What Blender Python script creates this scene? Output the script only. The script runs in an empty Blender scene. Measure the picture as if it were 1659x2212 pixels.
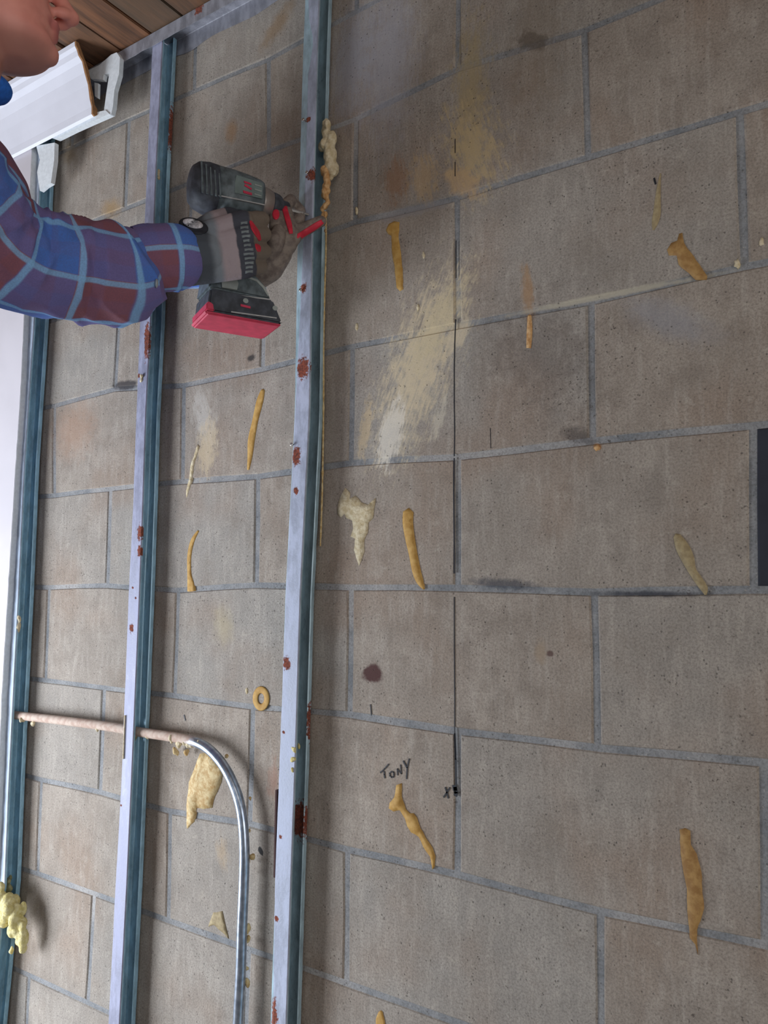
import bpy, bmesh, math, random
from mathutils import Vector, Matrix, noise
from mathutils.bvhtree import BVHTree
random.seed(7)
C = bpy.context.scene.collection
# ------------------------------------------------------------------ camera, light, exposure
ZO = 2.296                                   # height of the reference mortar course above the floor
RM = Matrix(((0.8324253745239094, 0.5540681375974921, 0.008746127598882426),
             (-0.04757729785959412, 0.08718680340385776, -0.9950552055240938),
             (-0.5520909314389331, 0.8278930850124693, 0.0989375722939852)))   # rows: right, down, forward
CAM = Vector((0.5642255, -1.04842446, -0.815212 + ZO))
FPX = 1714.304
cam = bpy.data.cameras.new('camera'); cam.sensor_fit = 'VERTICAL'; cam.sensor_height = 24
cam.lens = FPX / 2212 * 24; cam.clip_start = .02
co = bpy.data.objects.new('camera', cam); C.objects.link(co)
mw = Matrix((RM[0], -RM[1], -RM[2])).transposed().to_4x4(); mw.translation = CAM
co.matrix_world = mw
bpy.context.scene.camera = co

w = bpy.data.worlds.new('world'); bpy.context.scene.world = w; w.use_nodes = True
w.node_tree.nodes['Background'].inputs[0].default_value = (.55, .65, .8, 1)
w.node_tree.nodes['Background'].inputs[1].default_value = .3
vs = bpy.context.scene.view_settings
vs.view_transform = 'Standard'; vs.look = 'None'; vs.gamma = 1; vs.use_curve_mapping = False; vs.exposure = 0.03

def area(name, loc, target, sx, sy, power, col):
    l = bpy.data.lights.new(name, 'AREA'); l.shape = 'RECTANGLE'; l.size = sx; l.size_y = sy
    l.energy = power; l.color = col
    o = bpy.data.objects.new(name, l); C.objects.link(o); o.location = loc
    o.rotation_euler = (Vector(target) - Vector(loc)).to_track_quat('-Z', 'Y').to_euler()
    return o
ROOM = (-3.2, 2.6, -3.4)                     # left wall, right wall, wall behind the camera
area('lamp_light', (1.15, -2.1, 2.52), (0.0, -0.6, 1.4), 1.3, .9, 9, (1.0, .93, .86))
area('fill_light_right', (2.42, -1.35, 1.25), (-.5, -.4, 1.5), 1.2, 1.2, 20, (.97, .96, .95))  # added fill light to brighten the cheek, arm and stud interiors
area('window_daylight', (-2.18, -1.3, .80), (-0.9, 0, .85), 1.15, 1.1, 84, (.83, .90, 1.0))
area('window_daylight_front', (-0.5, -3.32, 1.45), (-0.5, 0, 1.3), 1.8, 1.5, 6, (.86, .92, 1.0))

# ------------------------------------------------------------------ projection helpers (pixel of the photograph -> point of the room)
def ray(x, y): return RM.transposed() @ Vector(((x - 829.5) / FPX, (y - 1106) / FPX, 1))
def at(x, y, d=0.0):                         # point on the plane d in front of the wall
    r = ray(x, y); return CAM + r * ((-d - CAM.y) / r.y)
def atx(x, y, X): r = ray(x, y); return CAM + r * ((X - CAM.x) / r.x)
def dep(x, y, z): return CAM + ray(x, y) * z

# ------------------------------------------------------------------ object helpers
def tag(o, label=None, cat=None, group=None, kind=None):
    if label: o['label'] = label
    if cat: o['category'] = cat
    if group: o['group'] = group
    if kind: o['kind'] = kind
    return o
def empty(name, loc, label=None, cat=None, group=None, kind=None):
    o = bpy.data.objects.new(name, None); C.objects.link(o); o.location = loc; o.empty_display_size = .05
    return tag(o, label, cat, group, kind)
def link(name, me, m=None, parent=None, smooth=False):
    o = bpy.data.objects.new(name, me); C.objects.link(o)
    if m and not me.materials: me.materials.append(m)
    if smooth:
        for p in me.polygons: p.use_smooth = True
    if parent:
        o.parent = parent; o.matrix_parent_inverse = Matrix.Translation(-parent.location) if parent.type == 'EMPTY' else parent.matrix_world.inverted()
    return o
def mesh(name, vs_, fs, m=None, parent=None, smooth=False):
    me = bpy.data.meshes.new(name); me.from_pydata([tuple(v) for v in vs_], [], fs); me.update()
    return link(name, me, m, parent, smooth)
def bmobj(name, bm, m=None, parent=None, smooth=False):
    bmesh.ops.recalc_face_normals(bm, faces=bm.faces[:])
    me = bpy.data.meshes.new(name); bm.to_mesh(me); bm.free()
    return link(name, me, m, parent, smooth)
def add_box(bm, lo, hi, bev=0):
    r = bmesh.ops.create_cube(bm, size=1)
    for v in r['verts']:
        v.co = Vector([(lo[i] + hi[i]) / 2 + v.co[i] * (hi[i] - lo[i]) for i in range(3)])
    if bev:
        es = list({e for v in r['verts'] for e in v.link_edges})
        bmesh.ops.bevel(bm, geom=es, offset=bev, segments=2, affect='EDGES')
def box(name, lo, hi, m, parent=None, bev=0):
    bm = bmesh.new(); add_box(bm, lo, hi, bev); return bmobj(name, bm, m, parent)
def loft(rings, cap=True, closed=True):      # list of rings of equal length -> verts, faces
    n = len(rings[0]); V = [p for r in rings for p in r]; F = []
    for i in range(len(rings) - 1):
        for j in range(n if closed else n - 1):
            k = (j + 1) % n
            F.append((i*n+j, i*n+k, (i+1)*n+k, (i+1)*n+j))
    if cap and closed: F += [tuple(range(n))[::-1], tuple((len(rings)-1)*n + j for j in range(n))]
    return V, F
def frames(pts):
    out = []; up = Vector((0.13, 0.2, 1)).normalized()
    for i, p in enumerate(pts):
        t = (pts[min(i+1, len(pts)-1)] - pts[max(i-1, 0)]).normalized()
        a = (up - t * up.dot(t))
        if a.length < .05: a = Vector((1, 0, 0)) - t * t.x
        a.normalize(); up = a; out.append((t, a, t.cross(a)))
    return out
def tube_rings(pts, rad, n=16, f=None):
    R = []
    for i, (p, (t, a, b)) in enumerate(zip(pts, frames(pts))):
        r = rad[i] if isinstance(rad, (list, tuple)) else rad
        R.append([p + (a * math.cos(2*math.pi*j/n) + b * math.sin(2*math.pi*j/n)) * (r * (f(i, j) if f else 1)) for j in range(n)])
    return R
def tube(name, pts, rad, m, parent=None, n=16, f=None):
    V, F = loft(tube_rings(pts, rad, n, f)); return mesh(name, V, F, m, parent, True)
def resample(ctrl, n):                       # Catmull-Rom through vectors of any size
    out = []; L = len(ctrl)
    for k in range(n):
        u = k * (L - 1) / (n - 1); i = min(int(u), L - 2); t = u - i
        P = [ctrl[max(i-1, 0)], ctrl[i], ctrl[i+1], ctrl[min(i+2, L-1)]]
        out.append(tuple(.5*((2*b) + (c-a)*t + (2*a-5*b+4*c-d)*t*t + (-a+3*b-3*c+d)*t**3) for a, b, c, d in zip(*P)))
    return out
def add_capsule(bm, a, b, ra, rb, n=14):     # tapered limb with round ends
    a = Vector(a); b = Vector(b); d = (b - a); L = d.length; t = d.normalized() if L > 1e-6 else Vector((0, 0, 1))
    s = t.orthogonal().normalized(); q = t.cross(s); rings = []
    for k in range(5):
        an = -math.pi/2 + math.pi/2 * (k + .4) / 4.4; rings.append((a + t * math.sin(an) * ra, math.cos(an) * ra))
    for k in range(5):
        an = math.pi/2 * k / 4.4; rings.append((b + t * math.sin(an) * rb, math.cos(an) * rb))
    vv = [[bm.verts.new(c + (s*math.cos(2*math.pi*j/n) + q*math.sin(2*math.pi*j/n))*r) for j in range(n)] for c, r in rings]
    for i in range(len(vv)-1):
        for j in range(n): bm.faces.new((vv[i][j], vv[i][(j+1) % n], vv[i+1][(j+1) % n], vv[i+1][j]))
    bm.faces.new(vv[0][::-1]); bm.faces.new(vv[-1])
def add_ell(bm, c, r, M=None, n=20):
    q = bmesh.ops.create_uvsphere(bm, u_segments=n, v_segments=n//2, radius=1)
    for v in q['verts']:
        p = Vector((v.co.x*r[0], v.co.y*r[1], v.co.z*r[2])); v.co = (M @ p if M else p) + Vector(c)
def chain(bm, pts, rads):
    for i in range(len(pts)-1): add_capsule(bm, pts[i], pts[i+1], rads[i], rads[i+1])
def fuse(name, bm, voxel, m, parent=None, smooth=3):     # union of overlapping volumes into one continuous skin
    bmesh.ops.recalc_face_normals(bm, faces=bm.faces[:])
    me = bpy.data.meshes.new(name + '_src'); bm.to_mesh(me); bm.free()
    t = bpy.data.objects.new(name + '_src', me); C.objects.link(t)
    r = t.modifiers.new('r', 'REMESH'); r.mode = 'VOXEL'; r.voxel_size = voxel
    s = t.modifiers.new('s', 'SMOOTH'); s.factor = .5; s.iterations = smooth
    dg = bpy.context.evaluated_depsgraph_get(); dg.update()
    nm = bpy.data.meshes.new_from_object(t.evaluated_get(dg))
    bpy.data.objects.remove(t); bpy.data.meshes.remove(me)
    nm.name = name; nm.materials.clear()
    return link(name, nm, m, parent, True)
def bvh(*obs):
    V = []; F = []
    for o in obs:
        n = len(V); V += [v.co.copy() for v in o.data.vertices]; F += [tuple(n+i for i in p.vertices) for p in o.data.polygons]
    return BVHTree.FromPolygons(V, F)
def hit(b, x, y, lift=0.0, fallback=1.2):
    r = ray(x, y).normalized(); h = b.ray_cast(CAM, r)
    p = h[0] if h[0] is not None else dep(x, y, fallback)
    return p - r * lift

# ------------------------------------------------------------------ materials
def s2l(c): return tuple(((v/255)/12.92 if v/255 <= .04045 else ((v/255+.055)/1.055)**2.4) for v in c) + (1,)
class NT:
    def __init__(s, name):
        s.m = bpy.data.materials.new(name); s.m.use_nodes = True; s.t = s.m.node_tree; s.b = s.t.nodes['Principled BSDF']
    def n(s, ty, **kw):
        x = s.t.nodes.new(ty)
        for k, v in kw.items(): setattr(x, k, v)
        return x
    def l(s, a, b): s.t.links.new(a, b)
    def pos(s): return s.n('ShaderNodeNewGeometry').outputs['Position']
    def noise(s, vec, scale, detail=4, rough=.5, sc3=None):
        if sc3:
            mp = s.n('ShaderNodeMapping'); mp.inputs['Scale'].default_value = sc3; s.l(vec, mp.inputs[0]); vec = mp.outputs[0]
        x = s.n('ShaderNodeTexNoise'); x.inputs['Scale'].default_value = scale; x.inputs['Detail'].default_value = detail
        x.inputs['Roughness'].default_value = rough; s.l(vec, x.inputs['Vector']); return x.outputs['Fac']
    def mr(s, v, a, b, c=0, d=1, smooth=True):
        x = s.n('ShaderNodeMapRange'); x.interpolation_type = 'SMOOTHSTEP' if smooth else 'LINEAR'
        for i, q in zip((1, 2, 3, 4), (a, b, c, d)): x.inputs[i].default_value = q
        s.l(v, x.inputs[0]); return x.outputs[0]
    def math(s, op, a, b=None):
        x = s.n('ShaderNodeMath', operation=op)
        for i, q in enumerate((a, b)):
            if q is None: continue
            if isinstance(q, (int, float)): x.inputs[i].default_value = q
            else: s.l(q, x.inputs[i])
        return x.outputs[0]
    def mix(s, f, a, b, bt='MIX'):
        x = s.n('ShaderNodeMix', data_type='RGBA', blend_type=bt)
        for i, q in ((0, f), (6, a), (7, b)):
            if isinstance(q, (int, float)): x.inputs[i].default_value = q
            elif isinstance(q, tuple): x.inputs[i].default_value = q
            else: s.l(q, x.inputs[i])
        return x.outputs[2]
    def bump(s, h, dist, strength=1):
        x = s.n('ShaderNodeBump'); x.inputs['Distance'].default_value = dist; x.inputs['Strength'].default_value = strength
        s.l(h, x.inputs['Height']); s.l(x.outputs[0], s.b.inputs['Normal'])
    def fin(s, col, rough=.8, metal=0):
        if isinstance(col, tuple): s.b.inputs['Base Color'].default_value = col
        else: s.l(col, s.b.inputs['Base Color'])
        for k, q in (('Roughness', rough), ('Metallic', metal)):
            if isinstance(q, (int, float)): s.b.inputs[k].default_value = q
            else: s.l(q, s.b.inputs[k])
        return s.m
def simple(name, rgb, rough=.6, metal=0, var=.12, scale=60, bump=0):
    t = NT(name); nz = t.noise(t.pos(), scale)
    c = s2l(rgb); col = t.mix(t.mr(nz, .3, .7), tuple(v*(1-var) for v in c[:3])+(1,), tuple(min(1, v*(1+var)) for v in c[:3])+(1,))
    if bump: t.bump(nz, bump)
    return t.fin(col, rough, metal)

# stains and two lightening haze patches that have a shape of their own: centre px, end of long axis px, short/long ratio, colour, opacity, softness, ragged, streak
STAINS = [
 ((905, 790), (835, 985), .40, (214, 196, 164), .85, .9, 1.0, 1),
 ((945, 700), (1005, 590), .36, (205, 188, 152), .62, .6, .9, 1),
 ((845, 935), (828, 1010), .42, (222, 214, 200), .75, .4, .8, 1),
 ((790, 925), (780, 992), .24, (205, 180, 140), .55, .5, .8, 1),
 ((950, 900), (938, 945), .3, (210, 200, 180), .5, .4, 1.0, 1),
 ((990, 720), (1010, 680), .6, (215, 198, 168), .6, .5, .8, 0),
 ((1015, 190), (1010, 360), .26, (172, 152, 110), .66, .9, .9, 1),
 ((1020, 320), (1050, 410), .62, (202, 178, 134), .75, .9, 1.1, 1),
 ((1000, 395), (1040, 420), .5, (205, 170, 125), .55, .5, .9, 0),
 ((855, 385), (860, 435), .65, (150, 108, 74), .60, .6, .8, 1),
 ((915, 385), (925, 440), .6, (196, 164, 118), .5, .6, 1.1, 1),
 ((838, 120), (830, 330), .38, (172, 172, 182), .6, .9, .5, 1),  # dust haze, strengthened here and in the next row to paint the top lighter
 ((760, 130), (750, 280), .4, (168, 170, 182), .55, .9, .5, 1),
 ((1150, 88), (1185, 95), .5, (62, 54, 50), .6, .5, 1.3, 0),
 ((1140, 630), (1146, 690), .25, (176, 134, 88), .6, .6, .7, 1),
 ((1445, 690), (1560, 735), .36, (150, 152, 160), .45, .8, .6, 0),
 ((1250, 940), (1290, 950), .5, (58, 52, 54), .55, .7, 1.2, 0),
 ((1090, 1262), (1170, 1268), .16, (60, 64, 76), .7, .6, .9, 0),
 ((1400, 1283), (1560, 1284), .05, (48, 50, 60), .8, .8, .8, 0),
 ((805, 1455), (828, 1448), .75, (78, 46, 44), .95, .35, .6, 0),
 ((1188, 1412), (1197, 1412), .8, (84, 56, 52), .8, .4, .6, 0),
 ((1168, 1408), (1168, 1440), .5, (160, 138, 112), .5, .7, .8, 0),
 ((440, 905), (455, 975), .42, (205, 200, 192), .5, .8, .8, 1),
 ((447, 965), (440, 1030), .5, (205, 184, 150), .6, .6, .8, 1),
 ((482, 1350), (490, 1395), .7, (190, 176, 140), .4, .8, .8, 0),
 ((543, 773), (553, 768), .6, (40, 38, 40), .85, .5, .5, 0),
 ((563, 1838), (566, 1848), .7, (30, 30, 34), .95, .3, 1.2, 0),
 ((600, 55), (560, 115), .4, (142, 112, 74), .6, .8, .8, 0),
 ((500, 285), (505, 310), .7, (160, 118, 72), .5, .7, .8, 0),
 ((160, 930), (215, 915), .8, (168, 130, 104), .5, .9, .7, 0),
 ((270, 832), (300, 829), .25, (52, 48, 52), .85, .4, .5, 0),
 ((480, 1840), (485, 1880), .5, (190, 160, 120), .4, .9, .8, 1),
 ((590, 1685), (588, 1730), .4, (165, 120, 98), .5, .8, .9, 1),
 ((240, 450), (265, 450), .6, (176, 136, 70), .5, .9, .6, 0),
 ((150, 330), (165, 345), .8, (120, 96, 60), .6, .8, .8, 0),
 ((1165, 760), (1260, 880), .7, (84, 72, 66), .38, .9, 1.6, 0),
 ((1160, 60), (1170, 300), .3, (128, 108, 84), .3, .9, .8, 1),
 ((1300, 640), (1560, 588), .03, (190, 180, 158), .7, .6, .6, 0),
 ((1290, 965), (1298, 970), .8, (170, 118, 62), .8, .5, .8, 0),
 ((890, 455), (985, 430), .14, (150, 146, 146), .6, .6, 1.0, 0),
]
def stained(t, base, p, bb=None):
    col = base
    nz = t.noise(p, 55, 5, .65)
    for c, e, ratio, rgb, op, soft, rag, st in STAINS:
        c0 = at(*c); e0 = at(*e); d = e0 - c0; L = Vector((d.x, d.z)).length
        if bb and (c0.x < bb[0]-2*L or c0.x > bb[1]+2*L or c0.z < bb[2]-2*L or c0.z > bb[3]+2*L): continue
        mp = t.n('ShaderNodeMapping', vector_type='TEXTURE')
        mp.inputs['Location'].default_value = c0
        mp.inputs['Rotation'].default_value = (0, -math.atan2(d.z, d.x), 0)
        mp.inputs['Scale'].default_value = (L, 1e3, L * ratio)
        t.l(p, mp.inputs[0])
        ln = t.n('ShaderNodeVectorMath', operation='LENGTH'); t.l(mp.outputs[0], ln.inputs[0])
        if st:
            mp2 = t.n('ShaderNodeMapping'); mp2.inputs['Scale'].default_value = (L/.035, 0, L*ratio/.0045); t.l(mp.outputs[0], mp2.inputs[0])
            sn = t.noise(mp2.outputs[0], 1, 4, .7)
            streak = t.math('SUBTRACT', t.math('ADD', t.math('MULTIPLY', sn, 1.5), t.math('MULTIPLY', nz, 1.1)), .8)
        s = t.math('MULTIPLY_ADD', streak if st else nz, rag * 1.9); s.node.inputs[2].default_value = -.95 * rag
        v = t.math('ADD', ln.outputs['Value'], s)
        f = t.mr(v, 1.0 - soft, 1.0 + soft * .35, op, 0)
        col = t.mix(f, col, s2l(rgb))
    return col
def masonry(name, mortar=False, bb=None):
    t = NT(name); p = t.pos()
    big = t.noise(p, 5, 3); mid = t.noise(p, 22, 5, .6); fine = t.noise(p, 330, 4, .75); strk = t.noise(p, 1, 4, .6, (90, 90, 14))
    if mortar:
        col = t.mix(t.mr(mid, .3, .7), s2l((128, 131, 134)), s2l((156, 156, 156)))
        col = t.mix(t.mr(big, .5, .66, 0, .8), col, s2l((176, 172, 168)))
    else:
        col = t.mix(t.mr(mid, .3, .7), s2l((150, 137, 124)), s2l((180, 167, 153)))
        oi = t.n('ShaderNodeObjectInfo')
        col = t.mix(t.mr(oi.outputs['Random'], 0, 1, 0, .5, False), col, s2l((164, 163, 158)))
        col = t.mix(t.mr(big, .45, .7, 0, .55), col, s2l((158, 134, 114)))
        col = t.mix(t.mr(strk, .45, .72, 0, .36), col, s2l((200, 190, 178)))
        col = t.mix(t.mr(t.noise(p, 11, 6, .7), .48, .70, 0, .45), col, s2l((118, 106, 94)))
        col = t.mix(t.mr(t.noise(p, 38, 5, .7), .54, .72, 0, .40), col, s2l((196, 186, 172)))
    col = t.mix(t.mr(fine, .32, .62, .42, .0), col, s2l((70, 64, 60)))
    col = t.mix(t.mr(t.noise(p, 300, 1, .5), .68, .76, 0, .35), col, s2l((196, 188, 178)))
    col = stained(t, col, p, bb)
    # pores and chips of the cast face
    vo = t.n('ShaderNodeTexVoronoi'); vo.inputs['Scale'].default_value = 150; t.l(p, vo.inputs['Vector'])
    pit = t.mr(vo.outputs['Distance'], .10, .22, 0, 1)
    sel = t.mr(t.noise(p, 60, 2), .50, .62)
    pm = t.math('SUBTRACT', 1.0, t.math('MULTIPLY', t.math('SUBTRACT', 1.0, pit), sel))
    col = t.mix(t.mr(pm, 0, 1, .55, 0, False), col, s2l((66, 58, 54)))
    spk = t.math('MULTIPLY', t.mr(t.noise(p, 190, 2, .6), .62, .68), t.mr(t.noise(p, 7, 3, .6), .52, .66))
    col = t.mix(t.math('MULTIPLY', spk, .7), col, s2l((62, 52, 46)))
    h = t.math('ADD', t.math('MULTIPLY', fine, .55), t.math('MULTIPLY', pm, .8))
    t.bump(h, .0016 if not mortar else .0009, .8)
    return t.fin(col, .92)
MAT_BLOCK = masonry('concrete_block', False, (90, 91, 90, 91)); MAT_MORTAR = masonry('mortar', True)
def metal(name, rust=(), base=(150, 160, 176), rough=.42, mt=.4):
    t = NT(name); p = t.pos()
    n1 = t.noise(p, 60, 5, .7, (1, 1, .35)); n2 = t.noise(p, 300, 3, .6)
    b = s2l(base)
    col = t.mix(t.mr(n1, .35, .65), tuple(v*.74 for v in b[:3])+(1,), tuple(min(1, v*1.12) for v in b[:3])+(1,))
    rf = None
    for (c, r, sz) in rust:
        mp = t.n('ShaderNodeMapping', vector_type='TEXTURE'); mp.inputs['Location'].default_value = c
        mp.inputs['Scale'].default_value = (r, .014, r * sz); t.l(p, mp.inputs[0])
        ln = t.n('ShaderNodeVectorMath', operation='LENGTH'); t.l(mp.outputs[0], ln.inputs[0])
        v = t.math('ADD', ln.outputs['Value'], t.math('MULTIPLY', t.math('SUBTRACT', t.noise(p, 170, 4, .7), .5), 2.4))
        f = t.mr(v, .75, 1.1, 1, 0)
        rf = f if rf is None else t.math('MAXIMUM', rf, f)
    if rf is not None:
        col = t.mix(rf, col, t.mix(t.mr(n2, .35, .65), s2l((94, 52, 42)), s2l((142, 74, 54))))
        t.l(t.math('MULTIPLY', t.math('SUBTRACT', 1.0, rf), mt), t.b.inputs['Metallic'])
        t.l(t.math('ADD', t.math('MULTIPLY', rf, .5), t.mr(n1, .3, .7, rough-.1, rough+.12)), t.b.inputs['Roughness'])
        t.l(col, t.b.inputs['Base Color']); t.bump(n2, .0005, .5); return t.m
    t.bump(n2, .0003, .4)
    return t.fin(col, t.mr(n1, .3, .7, rough-.1, rough+.12), mt)
def tan_foam(name, a, b, bump=.003, scale=120):
    t = NT(name); p = t.pos(); n = t.noise(p, scale, 5, .65)
    t.bump(n, bump); return t.fin(t.mix(t.mr(n, .35, .65), s2l(a), s2l(b)), .75)
M_FOAM = tan_foam('foam_cream', (196, 176, 136), (226, 212, 180))
M_FOAMO = tan_foam('foam_orange', (192, 140, 84), (222, 182, 130))
M_FOAMY = tan_foam('foam_yellow', (206, 190, 120), (226, 214, 160))
M_FOAMG = tan_foam('foam_olive', (120, 120, 84), (160, 156, 116))
M_RESID = tan_foam('foam_residue', (182, 146, 90), (216, 194, 146), .001)
M_GLUE = tan_foam('adhesive_ochre', (178, 134, 62), (196, 156, 86), .0008, 90)
M_GLUED = tan_foam('adhesive_brown', (152, 112, 62), (178, 140, 84), .0008, 90)
M_GLUEP = tan_foam('adhesive_pale', (150, 132, 98), (172, 154, 116), .001, 160)
M_INK = simple('marker_ink', (26, 27, 34), .6)
M_PLASTER = simple('painted_drywall', (206, 200, 204), .7, scale=8, var=.04, bump=.0006)
M_GYP = simple('gypsum_core', (222, 226, 228), .9, var=.06, scale=150, bump=.0005)
M_CROWN = simple('white_trim_paint', (226, 226, 234), .5, scale=12, var=.03)
M_BROWNPAPER = simple('raw_brown_edge', (150, 108, 70), .9, scale=200, bump=.001)
M_SCREW = simple('bright_screw', (200, 196, 190), .25, .9)

# ------------------------------------------------------------------ the block wall
J = []
def a_(u, *rows):
    for v, x, y in rows: J.append((u, v, x, y))
a_(0, (0,988,148),(1,986,427),(2,989,703),(3,988,987),(4,988,1270),(5,988,1580),(6,987,1890))
a_(2, (1,1597,241),(2,1608,575),(3,1626,919),(4,1628,1274),(5,1649,1648),(6,1653,2043))
a_(1, (0,1261,65),(1,1269,339),(2,1276,651),(3,1279.5,952),(4,1283,1279),(5,1290,1616),(6,1296,1970))
a_(-1, (0,768,256),(1,766,479),(2,760,748),(3,757,1000),(4,757,1269),(5,754,1544),(6,749,1836),(7,747,2125))
a_(-2, (-1,579,128),(0,579,326),(2,566,797),(3,556,1029),(4,553,1264),(5,545,1527),(6,538,1780))
a_(-3, (2,396,832),(3,393,1040),(4,384,1275),(5,376,1503),(6,366,1753),(7,362,1989))
a_(-4, (2,248,840),(3,238,1056),(4,231,1265),(5,224,1486),(6,215,1712),(7,202,1931),(8,188,2167))
a_(-5, (2,117,876),(3,116,1070),(4,105,1269),(5,97,1470),(6,88,1685),(7,80,1888))
U = .2032; RES = {}
for u, v, x, y in J:
    q = at(x, y); RES[(u, v)] = (q.x - u*U, q.z - ZO + v*U)
def G(u, v):
    if (u, v) in RES: r = RES[(u, v)]
    else:
        sw = .6; sx = sz = 0
        for (a, b), (dx, dz) in RES.items():
            k = 1 / (.15 + (a-u)**2 + 3*(b-v)**2)**1.5; sw += k; sx += k*dx; sz += k*dz
        r = (sx/sw, sz/sw)
    return Vector((u*U + r[0], 0, -v*U + r[1] + ZO))
CEIL = .326 + ZO
wall = box('wall_back', (-2.4, .0022, 0), (2.7, .19, CEIL + .05), MAT_MORTAR); tag(wall, kind='structure')
M_DARKBLOCK = simple('dark_charcoal_block', (44, 46, 56), .85, scale=40, bump=.002)  # flat charcoal colour for the one dark block at the right
STPOS = [(at(*q[0]), (at(*q[1]) - at(*q[0])).length) for q in STAINS]
def block(u, v, mat=None):
    rnd = random.Random(u*77 + v*13)
    hv = .0047
    P = [G(u, v), G(u+1, v), G(u+2, v), G(u+2, v+1), G(u+1, v+1), G(u, v+1)]
    for p in P:
        if p.z > CEIL - .002: p.z = CEIL - .002
        if p.z < .004: p.z = .004
    if P[0].z - P[5].z < .03: return
    ins = [Vector((hv, 0, -hv)), Vector((0, 0, -hv)), Vector((-hv, 0, -hv)), Vector((-hv, 0, hv)), Vector((0, 0, hv)), Vector((hv, 0, hv))]
    Q = [p + i for p, i in zip(P, ins)]
    out = []
    for k in range(6):                       # 12 outline points, edges slightly uneven, corners worn
        a = Q[k]; b = Q[(k+1) % 6]; out.append(a); m_ = a.lerp(b, rnd.uniform(.35, .65))
        out.append(m_ + Vector((rnd.uniform(-.0012, .0012), 0, rnd.uniform(-.0012, .0012))))
    cen = sum(out, Vector()) / 12
    fy = rnd.uniform(-.0003, .0004)
    front = [p + (cen-p).normalized() * (.0035 if k % 6 in (0, 4) else .0022) + Vector((0, fy, 0)) for k, p in enumerate(out)]
    side = [p + Vector((0, fy + .0022, 0)) for p in out]; back = [p + Vector((0, .03, 0)) for p in out]
    V, F = loft([front, side, back], cap=False); F.append(tuple(range(12)))
    bb = (P[0].x, P[2].x, P[5].z, P[0].z)
    if mat is None and any(bb[0]-2*L < c.x < bb[1]+2*L and bb[2]-2*L < c.z < bb[3]+2*L for c, L in STPOS): mat = masonry('concrete_block_stained', False, bb)
    o = mesh('block', V, F, mat or MAT_BLOCK, None)
    o.parent = wall
for v in range(-2, 12):
    for u in range(-12 + (v % 2 == 0), 10, 2):
        uu = u
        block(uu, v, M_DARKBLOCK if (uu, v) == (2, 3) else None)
# (courses with odd row number break at even u, as in the photograph)

# ------------------------------------------------------------------ room shell
M_FLOOR = simple('concrete_floor', (116, 112, 108), .8, scale=6, bump=.001)
M_SHELL = simple('grey_shell_wall', (150, 148, 146), .9, scale=4)
tag(box('floor', (-2.4, -3.5, -.1), (2.7, .19, 0), M_FLOOR), kind='structure')
def holed(name, axis, c, lo, hi, zlo, zhi, H=2.75):
    bm = bmesh.new(); a0, a1 = (-3.5, 0) if axis == 'x' else (-2.3, 2.6)
    def seg(s, e, z0, z1):
        if axis == 'x': add_box(bm, (c[0], s, z0), (c[1], e, z1))
        else: add_box(bm, (s, c[0], z0), (e, c[1], z1))
    if lo is None: seg(a0, a1, 0, H)
    else: seg(a0, lo, 0, H); seg(hi, a1, 0, H); seg(lo, hi, 0, zlo); seg(lo, hi, zhi, H)
    return tag(bmobj(name, bm, M_SHELL), kind='structure')
holed('wall_left', 'x', (-2.4, -2.3), -1.9, -.7, .22, 1.38)
holed('wall_right', 'x', (2.6, 2.7), -1.95, -.75, .65, 1.85)  # opening added for the fill light from the right
holed('wall_front', 'y', (-3.5, -3.4), -1.45, .45, .65, 2.25)
M_WFRAME = simple('window_frame_white', (200, 200, 200), .5)
def wframe(name, axis, c, lo, hi, zlo, zhi):
    bm = bmesh.new()
    for s, e, z0, z1 in ((lo, lo+.05, zlo, zhi), (hi-.05, hi, zlo, zhi), (lo+.05, hi-.05, zlo, zlo+.05), (lo+.05, hi-.05, zhi-.05, zhi)):
        if axis == 'x': add_box(bm, (c[0], s, z0), (c[1], e, z1))
        else: add_box(bm, (s, c[0], z0), (e, c[1], z1))
    tag(bmobj(name, bm, M_WFRAME), kind='structure')
wframe('window_1', 'x', (-2.39, -2.31), -1.9, -.7, .22, 1.38); wframe('fill_light_opening', 'x', (2.61, 2.69), -1.95, -.75, .65, 1.85); wframe('window_2', 'y', (-3.49, -3.41), -1.45, .45, .65, 2.25)  # right-hand frame added only to hold the fill light
# ceiling of boards running away from the wall
tw = NT('ceiling_board'); p_ = tw.pos(); oi = tw.n('ShaderNodeObjectInfo')
g1 = tw.noise(p_, 1, 5, .6, (60, 5, 60))
cc = tw.mix(tw.mr(g1, .3, .7), s2l((80, 52, 34)), s2l((128, 84, 54)))
cc = tw.mix(tw.mr(oi.outputs['Random'], .2, .9, 0, .75, False), cc, s2l((82, 74, 60)))
tw.bump(g1, .002); M_BOARD = tw.fin(cc, .7)
ceil_ = box('ceiling', (-2.4, -3.5, CEIL + .03), (2.7, .19, CEIL + .09), M_BOARD); tag(ceil_, kind='structure')
x = -2.34; k = 0
seams = []
while x < 2.55: seams.append(x); x += .0945
for i, x0 in enumerate(seams[:-1]):
    x0 = x0 + .036; rnd = random.Random(i)
    zz = CEIL + rnd.uniform(0, .004)
    b = box('plank', (x0 + .0018, -3.39, zz), (x0 + .0945 - .0018, -.0005, CEIL + .029), M_BOARD, None, .002); b.parent = ceil_

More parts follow.
